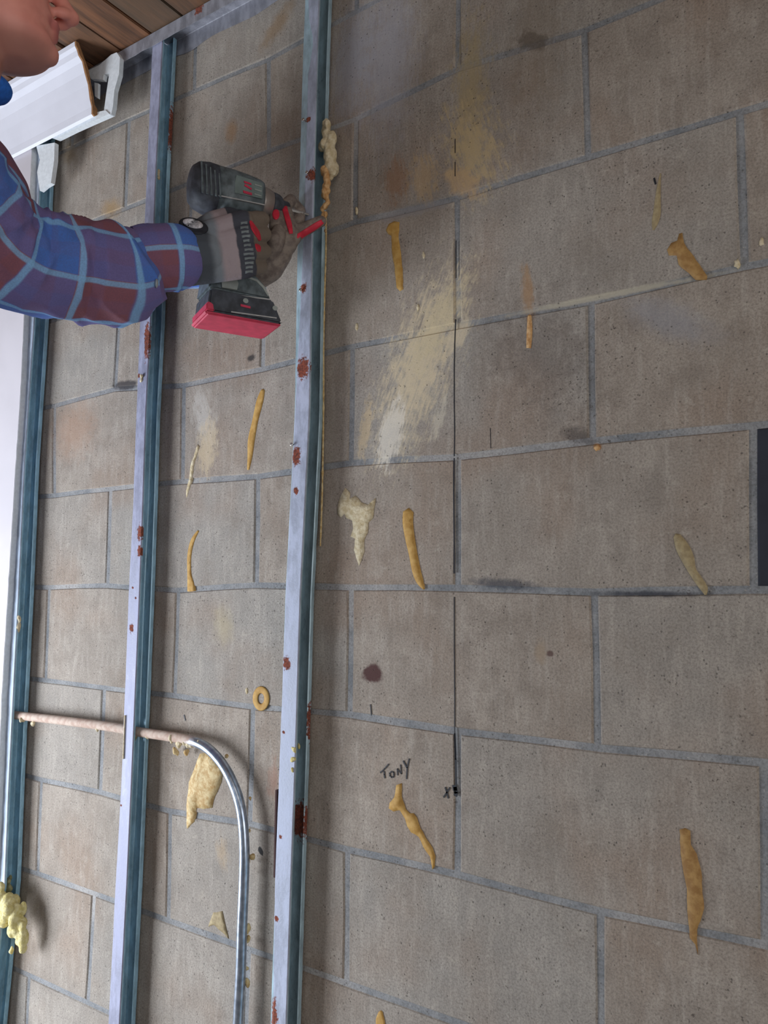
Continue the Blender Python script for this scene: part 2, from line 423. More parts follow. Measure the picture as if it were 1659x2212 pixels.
# ------------------------------------------------------------------ metal studs, open C section facing right
def rustpts(lst, d=.042): return [(at(q[0], q[1], q[4] if len(q) > 4 else d), q[2], q[3]) for q in lst]
def stud(name, keys, rust, label, zb, zt, bright=(150, 160, 176), inner=(112, 150, 176), wob=0):
    t = empty(name, (keys[0][2], -.02, zb), label, 'metal stud', None)
    ks = []
    for y, L, FR, K in keys:
        kx = at(K, y, .004); ks.append((kx.z, at(L, y, .042).x, kx.x))
    ks.sort()
    def ev(z, i):
        if z <= ks[0][0]: a, b = ks[0], ks[1]
        elif z >= ks[-1][0]: a, b = ks[-2], ks[-1]
        else:
            for a, b in zip(ks, ks[1:]):
                if a[0] <= z <= b[0]: break
        f = max(-1.0, min(1.6, (z-a[0])/(b[0]-a[0]))); return a[i] + (b[i]-a[i])*f
    rings = []; n = 150
    for i in range(n+1):
        z = zb + (zt-zb)*i/n
        fl = ev(z, 1); xr = ev(z, 2); xl = min(fl, xr - .026) if wob == 0 else xr - .034
        jg = (noise.noise(Vector((z*40, xr, 1))) * .0007); jk = noise.noise(Vector((z*55, xr, 5))) * .0009
        prof = [(xr-.0035, .0365), (xr-.0005, .037), (xr, .0400), (xr-.0008, .0418), (fl+.0016+jg, .0420), (fl+jg, .0410),
                (xl, .0375), (xl, .026), (xl+.0020, .0235), (xl, .021), (xl, .0062), (xl+.0015, .0042), (xr-.0015+jk, .0040), (xr+jk, .0055), (xr+jk*.5, .0120), (xr-.001, .0135)]
        rings.append([Vector((a, -b, z)) for a, b in prof])
    V, F = loft(rings, cap=False, closed=False)
    hole = at(286, 1580, .02).z; keep = []; mi = []
    for idx, f in enumerate(F):
        i, j = divmod(idx, 15)
        if wob == 0 and 6 <= j <= 8 and abs(zb + (zt-zb)*(i+.5)/n - hole) < .018: continue
        keep.append(f); mi.append(0 if 2 <= j <= 4 else 1)
    m = metal(name + '_flange_galvanised', rustpts(rust), bright, .6, .12)
    o = mesh('channel', V, keep, m, t)
    o.data.materials.append(metal(name + '_inner_galvanised_lit', rustpts(rust), inner, .36, .15))  # inner base colour raised to make up for weak light inside the channel
    for p, k in zip(o.data.polygons, mi): p.material_index = k
    s = o.modifiers.new('s', 'SOLIDIFY'); s.thickness = .0009; s.offset = 0
    return t
ZB, ZT = .004, CEIL - .003
S3 = [(0,665,694,718),(60,667,695,716),(110,677,697,714),(180,665,697,712),(300,662,697,709),(535,655,692,703),(900,637,675,698),(1290,617,656,679),(1640,604,643,669),(1900,594,629,660),(2190,590,619,651)]
S2 = [(100,329,352,382),(400,316,338,367),(700,302,325,357),(900,294,316,347),(1100,287,310,341),(1300,277,298,334),(1690,262,282,318),(1900,250,274,309),(2190,235,263,294)]
S1 = [(350,75,92,118),(700,53,70,106),(1000,35,57,86),(1300,18,39,73),(1500,7,30,63),(1690,-2,22,54),(1900,-12,10,46),(2190,-26,0,18)]
st3 = stud('metal_stud', S3, [(655,795,.014,1.5),(640,985,.010,1.6),(674,378,.011,1.1),(620,1432,.009,1.3),(650,1772,.028,1.1,.006),(666,258,.006,1),(655,622,.007,1.2),(613,1582,.003,1),(606,1808,.003,1.2),(674,1560,.006,6,.005),(640,1060,.005,1.5),(592,2195,.007,4),(598,1985,.005,1),(664,1960,.004,10,.005)],
      'galvanised metal stud nearest the camera, the driver bit against it', ZB, ZT, (170, 176, 194), (166, 190, 200), 1)
st2 = stud('metal_stud', S2, [(318,735,.008,5),(300,812,.005,1),(303,1150,.008,2),(302,1190,.006,2),(284,1357,.006,1.5),(287,1270,.003,1),(293,1292,.003,1),(372,280,.006,9,.005),(371,400,.004,4,.005),(281,1865,.004,2),(262,1740,.002,1)],
      'middle galvanised metal stud with the pipe passing through it', ZB, ZT, (158, 160, 182), (160, 198, 218))
st1 = stud('metal_stud', S1, [(40,1350,.004,3),(2,1990,.008,1.5)],
      'leftmost galvanised metal stud beside the white drywall edge', ZB, ZT, (184, 198, 216), (166, 208, 228))
for o in (st1, st2, st3): o['group'] = 'metal studs standing against the block wall'
# top track
t = empty('metal_track', (-.4, -.02, CEIL), 'galvanised metal top track running along the ceiling above the studs', 'metal track')
rings = []
xs = [-1.62 + i*.02 for i in range(126)]
for x0 in xs:
    j = noise.noise(Vector((x0*30, 2, 3))) * .0035; j2 = noise.noise(Vector((x0*12, 7, 3))) * .010
    rings.append([Vector((x0, -.0455 + j*.3, CEIL - .031 + j)), Vector((x0, -.0455, CEIL - .003)), Vector((x0, -.044, CEIL - .0012)), Vector((x0, -.003, CEIL - .0012)), Vector((x0, -.0018, CEIL - .003)), Vector((x0, -.0014, CEIL - .035 + j2))])
V, F = loft(rings, cap=False, closed=False)
o = mesh('channel', V, F, metal('track_galvanised', rustpts([(430,20,.012,1),(540,10,.05,.5),(445,80,.02,.7)], .045), (160, 160, 168), .55), t)
s = o.modifiers.new('s', 'SOLIDIFY'); s.thickness = .0009; s.offset = 0
# small screws on the stud edges
for x, y, d, lb in ((656, 258, .047, 'topmost shiny screw tip on the nearest stud edge'), (664, 372, .047, 'shiny screw tip on the rust spot above the gloved fingers'),
                    (631, 960, .046, 'shiny screw tip below the large rust patch'), (650, 626, .046, 'shiny screw tip level with the battery of the driver')):
    c = at(x, y, d); bm = bmesh.new()
    add_capsule(bm, c + Vector((-.001, .006, 0)), c + Vector((-.001, 0, 0)), .0016, .0011, 8); add_ell(bm, c + Vector((-.0012, -.0006, 0)), (.0030, .0012, .0030), n=10)
    tag(bmobj('screw', bm, M_SCREW, None, True), lb, 'screw', 'screw tips on the nearest stud')

# ------------------------------------------------------------------ glue, foam and marks on the wall
def dome(name, outline, thick, m, d0=.0, label=None, cat=None, group=None, parent=None, seed=0, rough=.25):
    # raised patch from an outline (pixel points dropped on the wall), with a domed top
    P = [at(x, y, d0) for x, y in outline]
    pts = []; n = len(P)
    for i in range(n):
        a, b = P[i], P[(i+1) % n]; pts.append(a); L = (b-a).length
        for k in range(1, max(1, int(L/.006))): pts.append(a.lerp(b, k/max(1, int(L/.006))) + Vector((random.uniform(-1, 1), 0, random.uniform(-1, 1))) * .0007)
    tri = [Vector((p.x, p.z)) for p in pts]
    from mathutils.geometry import delaunay_2d_cdt
    xs = [p.x for p in tri]; zs = [p.y for p in tri]; st = max(.0028, min(max(xs)-min(xs), max(zs)-min(zs))/7)
    def inside(q):
        c = False; j = len(tri)-1
        for i in range(len(tri)):
            if (tri[i].y > q.y) != (tri[j].y > q.y) and q.x < (tri[j].x-tri[i].x)*(q.y-tri[i].y)/(tri[j].y-tri[i].y)+tri[i].x: c = not c
            j = i
        return c
    def dist(q):
        best = 9
        for i in range(len(tri)):
            a, b = tri[i], tri[(i+1) % len(tri)]; ab = b-a; tt = max(0, min(1, (q-a).dot(ab)/max(ab.length_squared, 1e-12)))
            best = min(best, (q-(a+ab*tt)).length)
        return best
    inner = []
    yv = min(zs)
    while yv < max(zs):
        xv = min(xs)
        while xv < max(xs):
            q = Vector((xv + random.uniform(-.2, .2)*st, yv + random.uniform(-.2, .2)*st))
            if inside(q) and dist(q) > st*.45: inner.append(q)
            xv += st
        yv += st
    N = len(tri)
    vs2, es, fs, ov, _, _ = delaunay_2d_cdt(tri + inner, [(i, (i+1) % N) for i in range(N)], [], 1, 1e-6)
    V = []
    for i, q in enumerate(vs2):
        dd = dist(q); h = thick * math.sqrt(min(1, dd/(thick*2.2))) * (1 + rough*2*noise.noise(Vector((q.x*90, q.y*60, seed))))
        V.append(Vector((q.x, -d0 - max(h, .0002) - .0002, q.y)))
    nb = len(V); F = [tuple(f) for f in fs]
    ec = {}
    for f in F:
        for i in range(len(f)):
            e = tuple(sorted((f[i], f[(i+1) % len(f)]))); ec[e] = ec.get(e, 0) + 1
    for v in list(V): V.append(Vector((v.x, -d0 + .0032, v.z)))
    for (a, b), c in ec.items():
        if c == 1: F.append((a, b, b+nb, a+nb))
    bm = bmesh.new(); bv = [bm.verts.new(v) for v in V]
    for f in F:
        try: bm.faces.new([bv[i] for i in f])
        except ValueError: pass
    bmesh.ops.delete(bm, geom=[v for v in bm.verts if not v.link_faces], context='VERTS')
    o = bmobj(name, bm, m, parent, True)
    return tag(o, label, cat, group)
def smear_outline(pts, n=26):                # centre line with half widths in pixels -> outline
    q = resample(pts, n); L = []; R = []
    for i, (x, y, h) in enumerate(q):
        a = q[max(i-1, 0)]; b = q[min(i+1, n-1)]; dx, dy = b[0]-a[0], b[1]-a[1]; l = math.hypot(dx, dy) or 1
        h = max(h, .8); L.append((x - dy/l*h, y + dx/l*h)); R.append((x + dy/l*h, y - dx/l*h))
    x, y, h = q[0]; dx, dy = q[1][0]-x, q[1][1]-y; l = math.hypot(dx, dy) or 1
    cap = (x - dx/l*h*.8, y - dy/l*h*.8)
    return L + R[::-1] + [cap]
GG = 'ochre adhesive dabs on the block wall'
def smear(pts, m, label, thick=.0010, name='adhesive_dab', cat='adhesive', group=GG, d0=.0004):
    return dome(name, smear_outline(pts), thick, m, d0, label, cat, group)
smear([(568,843,4),(561,868,7),(551,910,6),(543,950,7),(540,985,5),(536,1015,2)], M_GLUE, 'long slanted ochre adhesive streak between the middle and nearest studs')
smear([(428,1147,2),(416,1168,4),(409,1200,4),(409,1238,4),(412,1262,7),(413,1277,8)], M_GLUE, 'thin curved ochre adhesive streak right of the middle stud')
dome('adhesive_dab', [(852,478),(863,480),(861,515),(866,545),(870,590),(871,625),(864,629),(857,622),(853,580),(847,545),(846,510),(838,505),(834,497),(840,484)], .0010, M_GLUE, .0004, 'upright ochre adhesive streak just right of the gloved finger, below a mortar joint', 'adhesive', GG)
smear([(882,1106,11),(881,1130,11),(886,1165,10),(893,1200,9),(900,1235,9),(908,1258,7),(915,1273,1)], M_GLUE, 'straight ochre adhesive bead at mid height left of the long vertical line', .002)
dome('adhesive_dab', [(856,1696),(867,1692),(867,1720),(876,1748),(885,1757),(893,1757),(900,1766),(908,1790),(918,1808),(934,1832),(940,1850),(938,1872),(934,1878),(929,1850),(920,1838),(905,1808),(888,1798),(880,1785),(875,1768),(864,1750),(850,1753),(840,1746),(842,1734),(852,1722)], .0011, M_GLUE, .0004, 'branching ochre adhesive streak below the handwritten word', 'adhesive', GG)
dome('adhesive_dab', [(1467,505),(1474,503),(1478,525),(1492,545),(1510,570),(1527,595),(1526,605),(1502,604),(1488,590),(1466,572),(1462,552),(1445,552),(1441,540),(1450,525),(1463,520)], .0011, M_GLUED, .0004, 'broad slanted brown adhesive smear touching the upper right mortar joint', 'adhesive', GG)
smear([(1427,375,1),(1424,395,3),(1421,430,6),(1419,460,8),(1415,480,7),(1411,497,2)], M_GLUEP, 'narrow faded tan adhesive streak at the upper right')
dome('adhesive_dab', [(1468,1792),(1480,1789),(1491,1795),(1492,1825),(1505,1845),(1515,1885),(1517,1930),(1521,1962),(1513,1990),(1505,2010),(1506,2040),(1508,2063),(1502,2040),(1490,2026),(1489,2005),(1486,1980),(1484,1920),(1480,1900),(1473,1860),(1470,1830)], .0024, M_GLUED, .0004, 'large hanging brown and yellow adhesive run at the lower right', 'adhesive', GG)
smear([(1462,1158,8),(1473,1180,14),(1485,1205,14),(1495,1232,9),(1508,1252,9),(1520,1270,8),(1524,1285,2)], M_GLUEP, 'faded scraped adhesive patch at the right, above a long mortar joint', .0012)
smear([(1144,682,4),(1144,715,6),(1142,752,5)], M_FOAMO, 'small orange flake under a mortar joint, among dark speckles', .002)
smear([(822,2186,4),(821,2204,9),(824,2225,9)], M_GLUE, 'ochre adhesive dab cut off by the bottom edge of the photo')
ring = []
for k in range(24):
    a = 2*math.pi*k/24; ring.append(at(564 + 12.5*math.cos(a), 1509 + 19*math.sin(a), .0012))
V, F = loft([[p + ((ring[k] - at(564, 1509, .0012)).normalized()*math.cos(b)*.0062 + Vector((0, -1, 0))*math.sin(b)*.0014) for b in [2*math.pi*j/8 for j in range(8)]] for k, p in enumerate(ring)] , cap=False)
n8 = 8; F += [((23)*n8+j, (23)*n8+(j+1) % n8, (j+1) % n8, j) for j in range(8)]
rg = mesh('adhesive_dab', V, F, M_GLUE, None, True); tag(rg, 'ring shaped ochre adhesive dab beside the nearest stud', 'adhesive', GG)
# pale foam left on the wall
FG = 'foam remnants stuck to the block wall'
crop4 = [(185,1040),(230,1090),(225,1140),(275,1110),(330,1170),(390,1190),(455,1130),(440,1230),(430,1310),(390,1350),(385,1440),(355,1500),(355,1610),(310,1730),(285,1660),(265,1590),(275,1490),(235,1470),(260,1400),(250,1330),(200,1310),(180,1270),(150,1300),(120,1280),(115,1220),(140,1130)]
dome('foam_remnant', [(700+x/4.0975, 800+y/4.0975) for x, y in crop4], .0022, M_FOAM, .0004, 'ragged cream foam scrap right of the nearest stud', 'foam', FG, rough=.8)
dome('foam_remnant', [(432,1628),(468,1625),(484,1650),(478,1690),(464,1720),(458,1745),(440,1748),(425,1745),(420,1775),(404,1790),(403,1740),(408,1690),(418,1665)], .006, M_RESID, .0004, 'large ochre foam patch below the bend of the pipe', 'foam', FG, rough=.9)
dome('foam_remnant', [(461,1971),(480,1968),(485,1990),(494,2028),(478,2012),(462,1998),(450,2002)], .0015, M_GLUEP, .0004, 'small pale trapezoid scrap left of the upright pipe', 'foam', FG)
dome('foam_remnant', [(427,960),(431,965),(420,1000),(415,1035),(407,1062),(403,1075),(402,1060),(408,1038),(412,1005)], .002, M_FOAM, .0004, 'thin cream foam sliver right of the middle stud', 'foam', FG)
for i, (x, y, rx, ry, lb) in enumerate([(533,1493,3,7,'tiny white foam crumb left of the ring shaped dab'),(915,551,3,8,'tiny cream foam crumb right of the upright ochre streak'),(770,455,3,8,'small white foam crumb at the top left mortar joint'),(1645,523,6,9,'cream foam crumb beside the dark block at the right edge'),(1592,570,7,10,'cream foam crumb at the foot of the upper right vertical joint'),(1290,968,7,7,'orange foam crumb at a mortar corner'),(770,707,4,8,'cream foam crumb above the second mortar joint'),(903,665,3,9,'slim cream foam crumb above the splatter')]):
    dome('foam_crumb', [(x+rx*math.cos(a)*random.uniform(.6, 1.2), y+ry*math.sin(a)*random.uniform(.6, 1.2)) for a in [k*math.pi/5 for k in range(10)]], .002, M_FOAMO if 'orange' in lb else M_FOAM, .0004, lb, 'foam', 'small foam crumbs on the block wall')
# marker lines and writing
def stroke_bm(bm, pts, w, d=.0007):
    P = [at(x, y, d) for x, y in pts]
    for a, b in zip(P, P[1:]):
        t_ = (b-a).normalized(); s_ = Vector((t_.z, 0, -t_.x)) * w/2
        e = t_ * w * .25; v = [bm.verts.new(q) for q in (a-s_-e, a+s_-e, b+s_+e, b-s_+e)]
        u_ = [bm.verts.new(q.co + Vector((0, .0009, 0))) for q in v]
        bm.faces.new(v)
        for i in range(4): bm.faces.new((v[i], u_[i], u_[(i+1) % 4], v[(i+1) % 4]))
def stroke(name, segs, label, cat, parent=None, d=.0007):
    bm = bmesh.new()
    for pts, w_ in segs: stroke_bm(bm, pts, w_, d)
    return tag(bmobj(name, bm, M_INK, parent), label, cat)
c5 = lambda L: [(760 + x/5.53, 1580 + y/5.53) for x, y in L]
wd = empty('handwritten_word', at(853, 1662), 'four handwritten black marker letters above the branching adhesive streak', 'writing')
stroke('letter', [(c5([(340,492),(388,448),(436,394)]), .0019), (c5([(383,478),(386,515),(391,556)]), .0020)], None, None, wd)
stroke('letter', [(c5([(468,482),(452,500),(454,530),(474,550),(496,545),(502,515),(496,488),(474,480)]), .0018)], None, None, wd)
stroke('letter', [(c5([(546,522),(541,448),(590,508),(580,400)]), .0015)], None, None, wd)
stroke('letter', [(c5([(613,355),(655,432)]), .0022), (c5([(683,330),(660,430),(652,565)]), .0020)], None, None, wd)
stroke('marker_cross', [(c5([(1115,670),(1135,730),(1150,797)]), .0022), (c5([(1168,675),(1130,735),(1096,785)]), .0022)], 'small black marker cross left of the foot of the vertical line', 'marking')
ml = empty('marker_line', at(982, 1400), 'long vertical dark marker line along the block joints ending in a dot', 'marking')
for seg in [([(983,300),(983,330)], .0012), ([(983,350),(983,380)], .0012), ([(985,520),(985,600)], .0010), ([(984,690),(982,745),(981,800),(981,870),(982,930),(981,985)], .0016),
            ([(981,990),(980,1060),(981,1180),(981,1238)], .0020), ([(981,1290),(981,1400),(982,1500),(982,1585),(984,1640)], .0012), ([(982,1585),(984,1640),(985,1695)], .0026)]:
    stroke('line_segment', [seg], None, None, ml)
stroke('dot', [([(980,1702),(984,1702)], .008), ([(983,1702),(985,1712),(984,1718)], .0055)], None, None, ml)
stroke('marker_tick', [([(800,1522),(802,1545)], .0016)], 'short black tick below the brown spot', 'marking')
stroke('marker_tick', [([(1059,925),(1060,968)], .0008)], 'faint thin tick right of the vertical line, above a mortar joint', 'marking')
stroke('marker_tick', [([(397,1545),(400,1556)], .0024)], 'short dark tick above the left end of the pipe bend', 'marking')
stroke('marker_tick', [([(1413,385),(1416,397)], .0024)], 'short black tick beside the faded tan streak', 'marking')

# ------------------------------------------------------------------ conduit
def lump_parts(name, spec, m, parent, seed, label=None):
    for k, q in enumerate(spec):
        o = lumps(name, [q], m, parent=parent, seed=seed*50 + k)
        if label: o['label'] = label
def lumps(name, spec, m, label=None, cat=None, group=None, parent=None, seed=1, vox=.0016):
    bm = bmesh.new(); rnd = random.Random(seed)
    for p, r in spec:
        for k in range(5):
            q = p + Vector((rnd.gauss(0, .35), rnd.gauss(0, .25), rnd.gauss(0, .4))) * r
            s_ = r * rnd.uniform(.45, .8); add_ell(bm, q, (s_*rnd.uniform(.6, 1), s_*rnd.uniform(.5, 1), s_*rnd.uniform(.8, 1.5)), n=10)
        add_ell(bm, p, (r*.7, r*.6, r*.7), n=10)
    return tag(fuse(name, bm, vox, m, parent, 6), label, cat, group)
ctrl = [(-40,1534),(35,1545),(130,1556),(230,1569),(300,1581),(360,1590),(400,1597),(430,1606),(455,1622),(480,1650),(500,1685),(515,1725),(524,1770),(528,1830),(527,1900),(523,2000),(520,2100),(514,2212),(508,2330)]
cp = [at(x, y, .023) for x, y in ctrl]
n_ = 120; cps = [Vector(q) for q in resample([tuple(p) for p in cp], n_)]
last = cps[-1]; cps.append(Vector((last.x - .004, last.y, .6))); cps.append(Vector((last.x - .004, last.y, .01)))
con = empty('conduit_pipe', at(520, 2100, .023), 'galvanised pipe bending from horizontal to upright between the studs', 'pipe')
tp = NT('conduit_metal'); pp = tp.pos(); nn = tp.noise(pp, 90, 4)
sep = tp.n('ShaderNodeSeparateXYZ'); tp.l(pp, sep.inputs[0])
coat = tp.mr(tp.math('ADD', sep.outputs['X'], tp.math('MULTIPLY', tp.math('SUBTRACT', nn, .5), .05)), at(425,1600).x, at(450,1620).x, 1, 0)
tp.l(tp.math('SUBTRACT', .85, tp.math('MULTIPLY', coat, .85)), tp.b.inputs['Metallic'])
pc = tp.mix(coat, tp.mix(tp.mr(nn, .3, .7), s2l((150, 162, 178)), s2l((190, 200, 214))), tp.mix(tp.mr(nn, .35, .65), s2l((186, 158, 142)), s2l((206, 186, 170))))
tp.l(pc, tp.b.inputs['Base Color']); tp.l(tp.mr(coat, 0, 1, .30, .85, False), tp.b.inputs['Roughness'])
tube('pipe', cps, .0088, tp.m, con, 20)
bm = bmesh.new()                              # coupling where the bend starts
i0 = 62
lump_parts('foam_coating', [(at(x, y, .026), r) for x, y, r in [(318,1588,.009),(372,1596,.009),(388,1606,.008),(408,1604,.009),(428,1610,.007),(52,1552,.007),(72,1562,.006),(210,1575,.006)]], M_FOAM, con, 4, 'pale foam lumps stuck on the pipe')
lump_parts('foam_coating', [(at(x, y, .022), r) for x, y, r in [(291,1580,.009),(291,1590,.008),(36,1545,.007)]], M_FOAMG, con, 6, 'olive foam plug where the pipe leaves the stud')
lump_parts('foam_coating', [(at(x, y, .014), r) for x, y, r in [(536,1862,.006),(534,1885,.005),(536,2005,.007),(535,2030,.006),(532,2120,.007),(530,2090,.005),(538,1795,.004),(540,1725,.004),(544,1850,.006),(378,1625,.007),(400,1625,.006),(490,1632,.005)]], M_RESID, con, 8, 'ochre foam scraps beside the pipe')
# ------------------------------------------------------------------ foam on studs
fs_ = empty('foam_strip', at(712, 400, .02), 'cream and orange insulation foam strip hanging on the right of the nearest stud', 'foam')
o = lumps('foam_lump', [(at(x, y, .018), r) for x, y, r in [(703,266,.007),(706,280,.011),(709,298,.014),(711,318,.017),(712,338,.018),(713,356,.016),(716,374,.009)]], M_FOAM, parent=fs_, seed=3); o['label'] = 'pale bulging foam lump'
o = lumps('foam_edge', [(at(x, y, .022), r) for x, y, r in [(703,368,.009),(705,385,.010),(705,405,.010),(704,425,.009),(702,445,.008),(702,462,.007),(702,480,.006),(703,498,.004)]], M_FOAMO, parent=fs_, seed=5); o['label'] = 'orange torn foam edge'
ed = [Vector(q) for q in resample([tuple(at(x, y, .0055)) for x, y in [(704,470),(704,540),(702,610),(701,650),(699,740),(699,850),(698,950),(696,1060),(692,1180)]], 90)]
tube('foam_edge', ed, [.0016 + .0012*noise.noise(Vector((i*.6, 1, 1))) for i in range(90)], M_RESID, fs_, 8)
for spec, m, lb, sd in [
   ([(at(2,1938,.055), .020), (at(16,1952,.05), .021), (at(2,1972,.055), .024), (at(28,1968,.045), .020), (at(38,1992,.04), .021), (at(44,2018,.035), .020), (at(46,2036,.03), .014), (at(26,2052,.035), .007)], M_FOAMY, 'torn pale yellow foam clump on the leftmost stud near the bottom', 11),
   ([(at(14,1905,.03), .012), (at(20,1920,.028), .012)], M_FOAMG, 'olive foam lump above the pale yellow clump', 12),
   ([(at(41,1335,.038), .007), (at(38,1355,.038), .008), (at(35,1372,.038), .006)], M_FOAM, 'small cream foam scrap on the leftmost stud at mid height', 13),
   ([(at(635,1620,.042), .005), (at(633,1640,.042), .006), (at(632,1665,.042), .004), (at(645,1612,.03), .004)], M_FOAMY, 'yellowish foam smear on the nearest stud beside the pipe bend', 14),
   ([(at(342,372,.03), .006), (at(343,384,.03), .005)], M_FOAM, 'small white foam crumb on the middle stud above the sleeve', 15),
   ([(at(306,812,.044), .005), (at(304,822,.044), .004)], M_FOAM, 'cream foam crumb on the front of the middle stud below the sleeve', 16)]:
    lumps('foam_clump', spec, m, lb, 'foam', 'foam clumps on the studs', None, sd)
st = box('wood_shim', at(268, 1640, .044) + Vector((-.002, -.001, 0)), at(268, 1545, .044) + Vector((.0015, .001, 0)), M_FOAM)
tag(st, 'thin cream splinter along the middle stud where the pipe passes', 'splinter')
sh = box('rusty_strip', Vector((-.3245, -.030, at(594,1890,.02).z)), Vector((-.3215, -.006, at(594,1702,.02).z)), simple('dark_rust', (72, 44, 42), .9, bump=.001))
tag(sh, 'thin dark rusty strip behind the left edge of the nearest stud', 'metal strip')

# ------------------------------------------------------------------ drywall, crown moulding, scraps (left)
dw = empty('drywall_sheet', (-1.2, -.05, 0), 'white painted drywall sheet covering the wall beyond the leftmost stud', 'drywall')
edge = [(0, at(-24, 2190, .049).x)] + [(at(x, y, .049).z, at(x, y, .049).x) for x, y in [(-18,2000),(-6,1850),(2,1690),(10,1500),(22,1300),(31,1150),(40,1000),(50,850),(57,700),(66,500),(74,330)]] + [(CEIL - .035, at(74,330,.049).x - .02)]
pl = []; 
for (z0, x0), (z1, x1) in zip(edge, edge[1:]):
    for k in range(12): f = k/12; z = z0 + (z1-z0)*f; pl.append((x0 + (x1-x0)*f + noise.noise(Vector((z*45, 3, 0)))*.002, z))
pl.append((edge[-1][1], edge[-1][0]))
poly = [(-2.29, 0.002)] + [(x, max(z, .002)) for x, z in pl] + [(-2.29, edge[-1][0])]
def slab(name, poly, d0, d1, m, parent=None):
    n = len(poly); V = [Vector((x, -d1, z)) for x, z in poly] + [Vector((x, -d0, z)) for x, z in poly]
    F = [tuple(range(n)), tuple(range(n, 2*n))[::-1]] + [(i, (i+1) % n, n+(i+1) % n, n+i) for i in range(n)]
    bm = bmesh.new(); bv = [bm.verts.new(v) for v in V]
    for f in F: bm.faces.new([bv[i] for i in f])
    return bmobj(name, bm, m, parent)
slab('gypsum_core', poly, .0425, .0545, M_GYP, dw)
slab('painted_face', [(x - .001 if x > -2.2 else x, z) for x, z in poly], .0545, .0552, M_PLASTER, dw)
XE = -.8434                                  # cut end of the moulding
cr = empty('crown_moulding', (XE, -.09, CEIL), 'white crown moulding with a raw brown cut end under the ceiling', 'moulding')
prof = [(.057, .192), (.063, .186), (.068, .190), (.070, .205), (.074, .222), (.081, .248), (.089, .272), (.098, .290), (.106, .300), (.110, .310), (.115, .316), (.117, .3245), (.110, .3245), (.104, .316), (.094, .300), (.083, .280), (.075, .255), (.068, .230), (.064, .212), (.057, .205)]
A = [Vector((-2.28, -d, z + ZO)) for d, z in prof]; B = [Vector((XE - .004 + .004*noise.noise(Vector((d*300, z*90, 0))), -d, z + ZO)) for d, z in prof]
V, F = loft([A, B], cap=True); mesh('profile', V, F, M_CROWN, cr)
B2 = [b + Vector((.0045, 0, 0)) for b in B]; V, F = loft([B, B2]); mesh('cut_end', V, F, M_BROWNPAPER, cr)
def scrap(name, px, d, th, m, label):
    return tag(slab(name, [(at(x, y, d).x, at(x, y, d).z) for x, y in px], d - th, d, m), label, 'drywall scrap', 'drywall scraps left around the crown moulding')
scrap('drywall_scrap', [(190,152),(215,140),(240,118),(252,113),(259,124),(257,160),(247,195),(244,230),(240,247),(224,243),(229,205),(236,158),(224,160),(222,172),(196,170)], .056, .010, M_GYP, 'hooked pale drywall scrap behind the cut end of the moulding')
scrap('drywall_scrap', [(78,315),(118,308),(117,345),(110,395),(98,402),(86,412),(80,372),(86,345)], .056, .010, M_GYP, 'ragged pale drywall scrap under the moulding beside the leftmost stud')
scrap('drywall_scrap', [(204,178),(212,180),(211,212),(205,208)], .050, .006, M_GYP, 'tiny pale drywall sliver inside the hooked scrap')
scrap('drywall_scrap', [(120,300),(160,280),(200,262),(236,246),(228,238),(206,243),(150,268),(100,292)], .058, .012, M_GYP, 'long pale drywall strip under the bottom edge of the moulding')

# ------------------------------------------------------------------ impact driver
TIP = at(668, 464, .043); ph = math.radians(27)
FW = Vector((math.sin(ph), math.cos(ph), 0)); SD = Vector((math.cos(ph), -math.sin(ph), 0)); UP = Vector((0, 0, 1))
def D(f, s, u):
    if u < -.10: f += .010; u = -.10 + (u + .10)*.90
    return TIP + FW*f + SD*s + UP*u
M_TOOL = simple('tool_grey', (92, 102, 106), .5, var=.35, scale=90, bump=.0004)
M_RUB = simple('tool_rubber', (62, 66, 74), .65, var=.4, scale=70, bump=.0006)
M_RED = simple('tool_red', (196, 56, 84), .5, var=.12)
M_SILV = simple('tool_silver', (150, 140, 134), .4, .4)
M_TRIM = simple('tool_trim_line', (190, 190, 190), .4, .3)
M_LAB = simple('tool_label_grey', (150, 156, 152), .5)
def rrect(cx, hs, hu, cu, n=20, e=3.2):
    out = []
    for k in range(n):
        a = 2*math.pi*k/n; c, s = math.cos(a), math.sin(a)
        out.append(D(cx, math.copysign(abs(c)**(2/e), c)*hs, cu + math.copysign(abs(s)**(2/e), s)*hu))
    return out
drv = empty('impact_driver', D(-.14, 0, -.1), 'grey and red cordless driver with its bit held against the nearest stud', 'power tool')
V, F = loft([rrect(x, a, b, c, 24, 2.7) for x, a, b, c in [(-.207,.014,.016,0),(-.204,.024,.028,0),(-.196,.030,.035,0),(-.180,.033,.039,-.001),(-.166,.033,.039,-.002)]]); mesh('rear_cap', V, F, M_RUB, drv, True)
V, F = loft([rrect(x, a, b, c, 24, 2.7) for x, a, b, c in [(-.167,.0315,.037,0),(-.140,.031,.036,.001),(-.115,.030,.033,.002),(-.094,.028,.030,.002),(-.089,.026,.028,.002)]]); hs_ = mesh('housing', V, F, M_TOOL, drv, True)
V, F = loft([rrect(x, a, a, .001, 24, 2) for x, a in [(-.0895,.025),(-.086,.025),(-.080,.0235),(-.071,.021),(-.069,.019)]]); mesh('nose_ring', V, F, M_SILV, drv, True)
V, F = loft([rrect(x, a, a, 0, 24, 2) for x, a in [(-.0695,.020),(-.066,.0205),(-.058,.019),(-.054,.0165),(-.050,.012),(-.040,.011),(-.038,.0085)]]); mesh('collet', V, F, M_RUB, drv, True)
V, F = loft([rrect(x, a, a, 0, 6, 2) for x, a in [(-.039,.0032),(-.012,.0032),(-.010,.0022),(-.001,.0018)]]); mesh('bit', V, F, M_SCREW, drv)
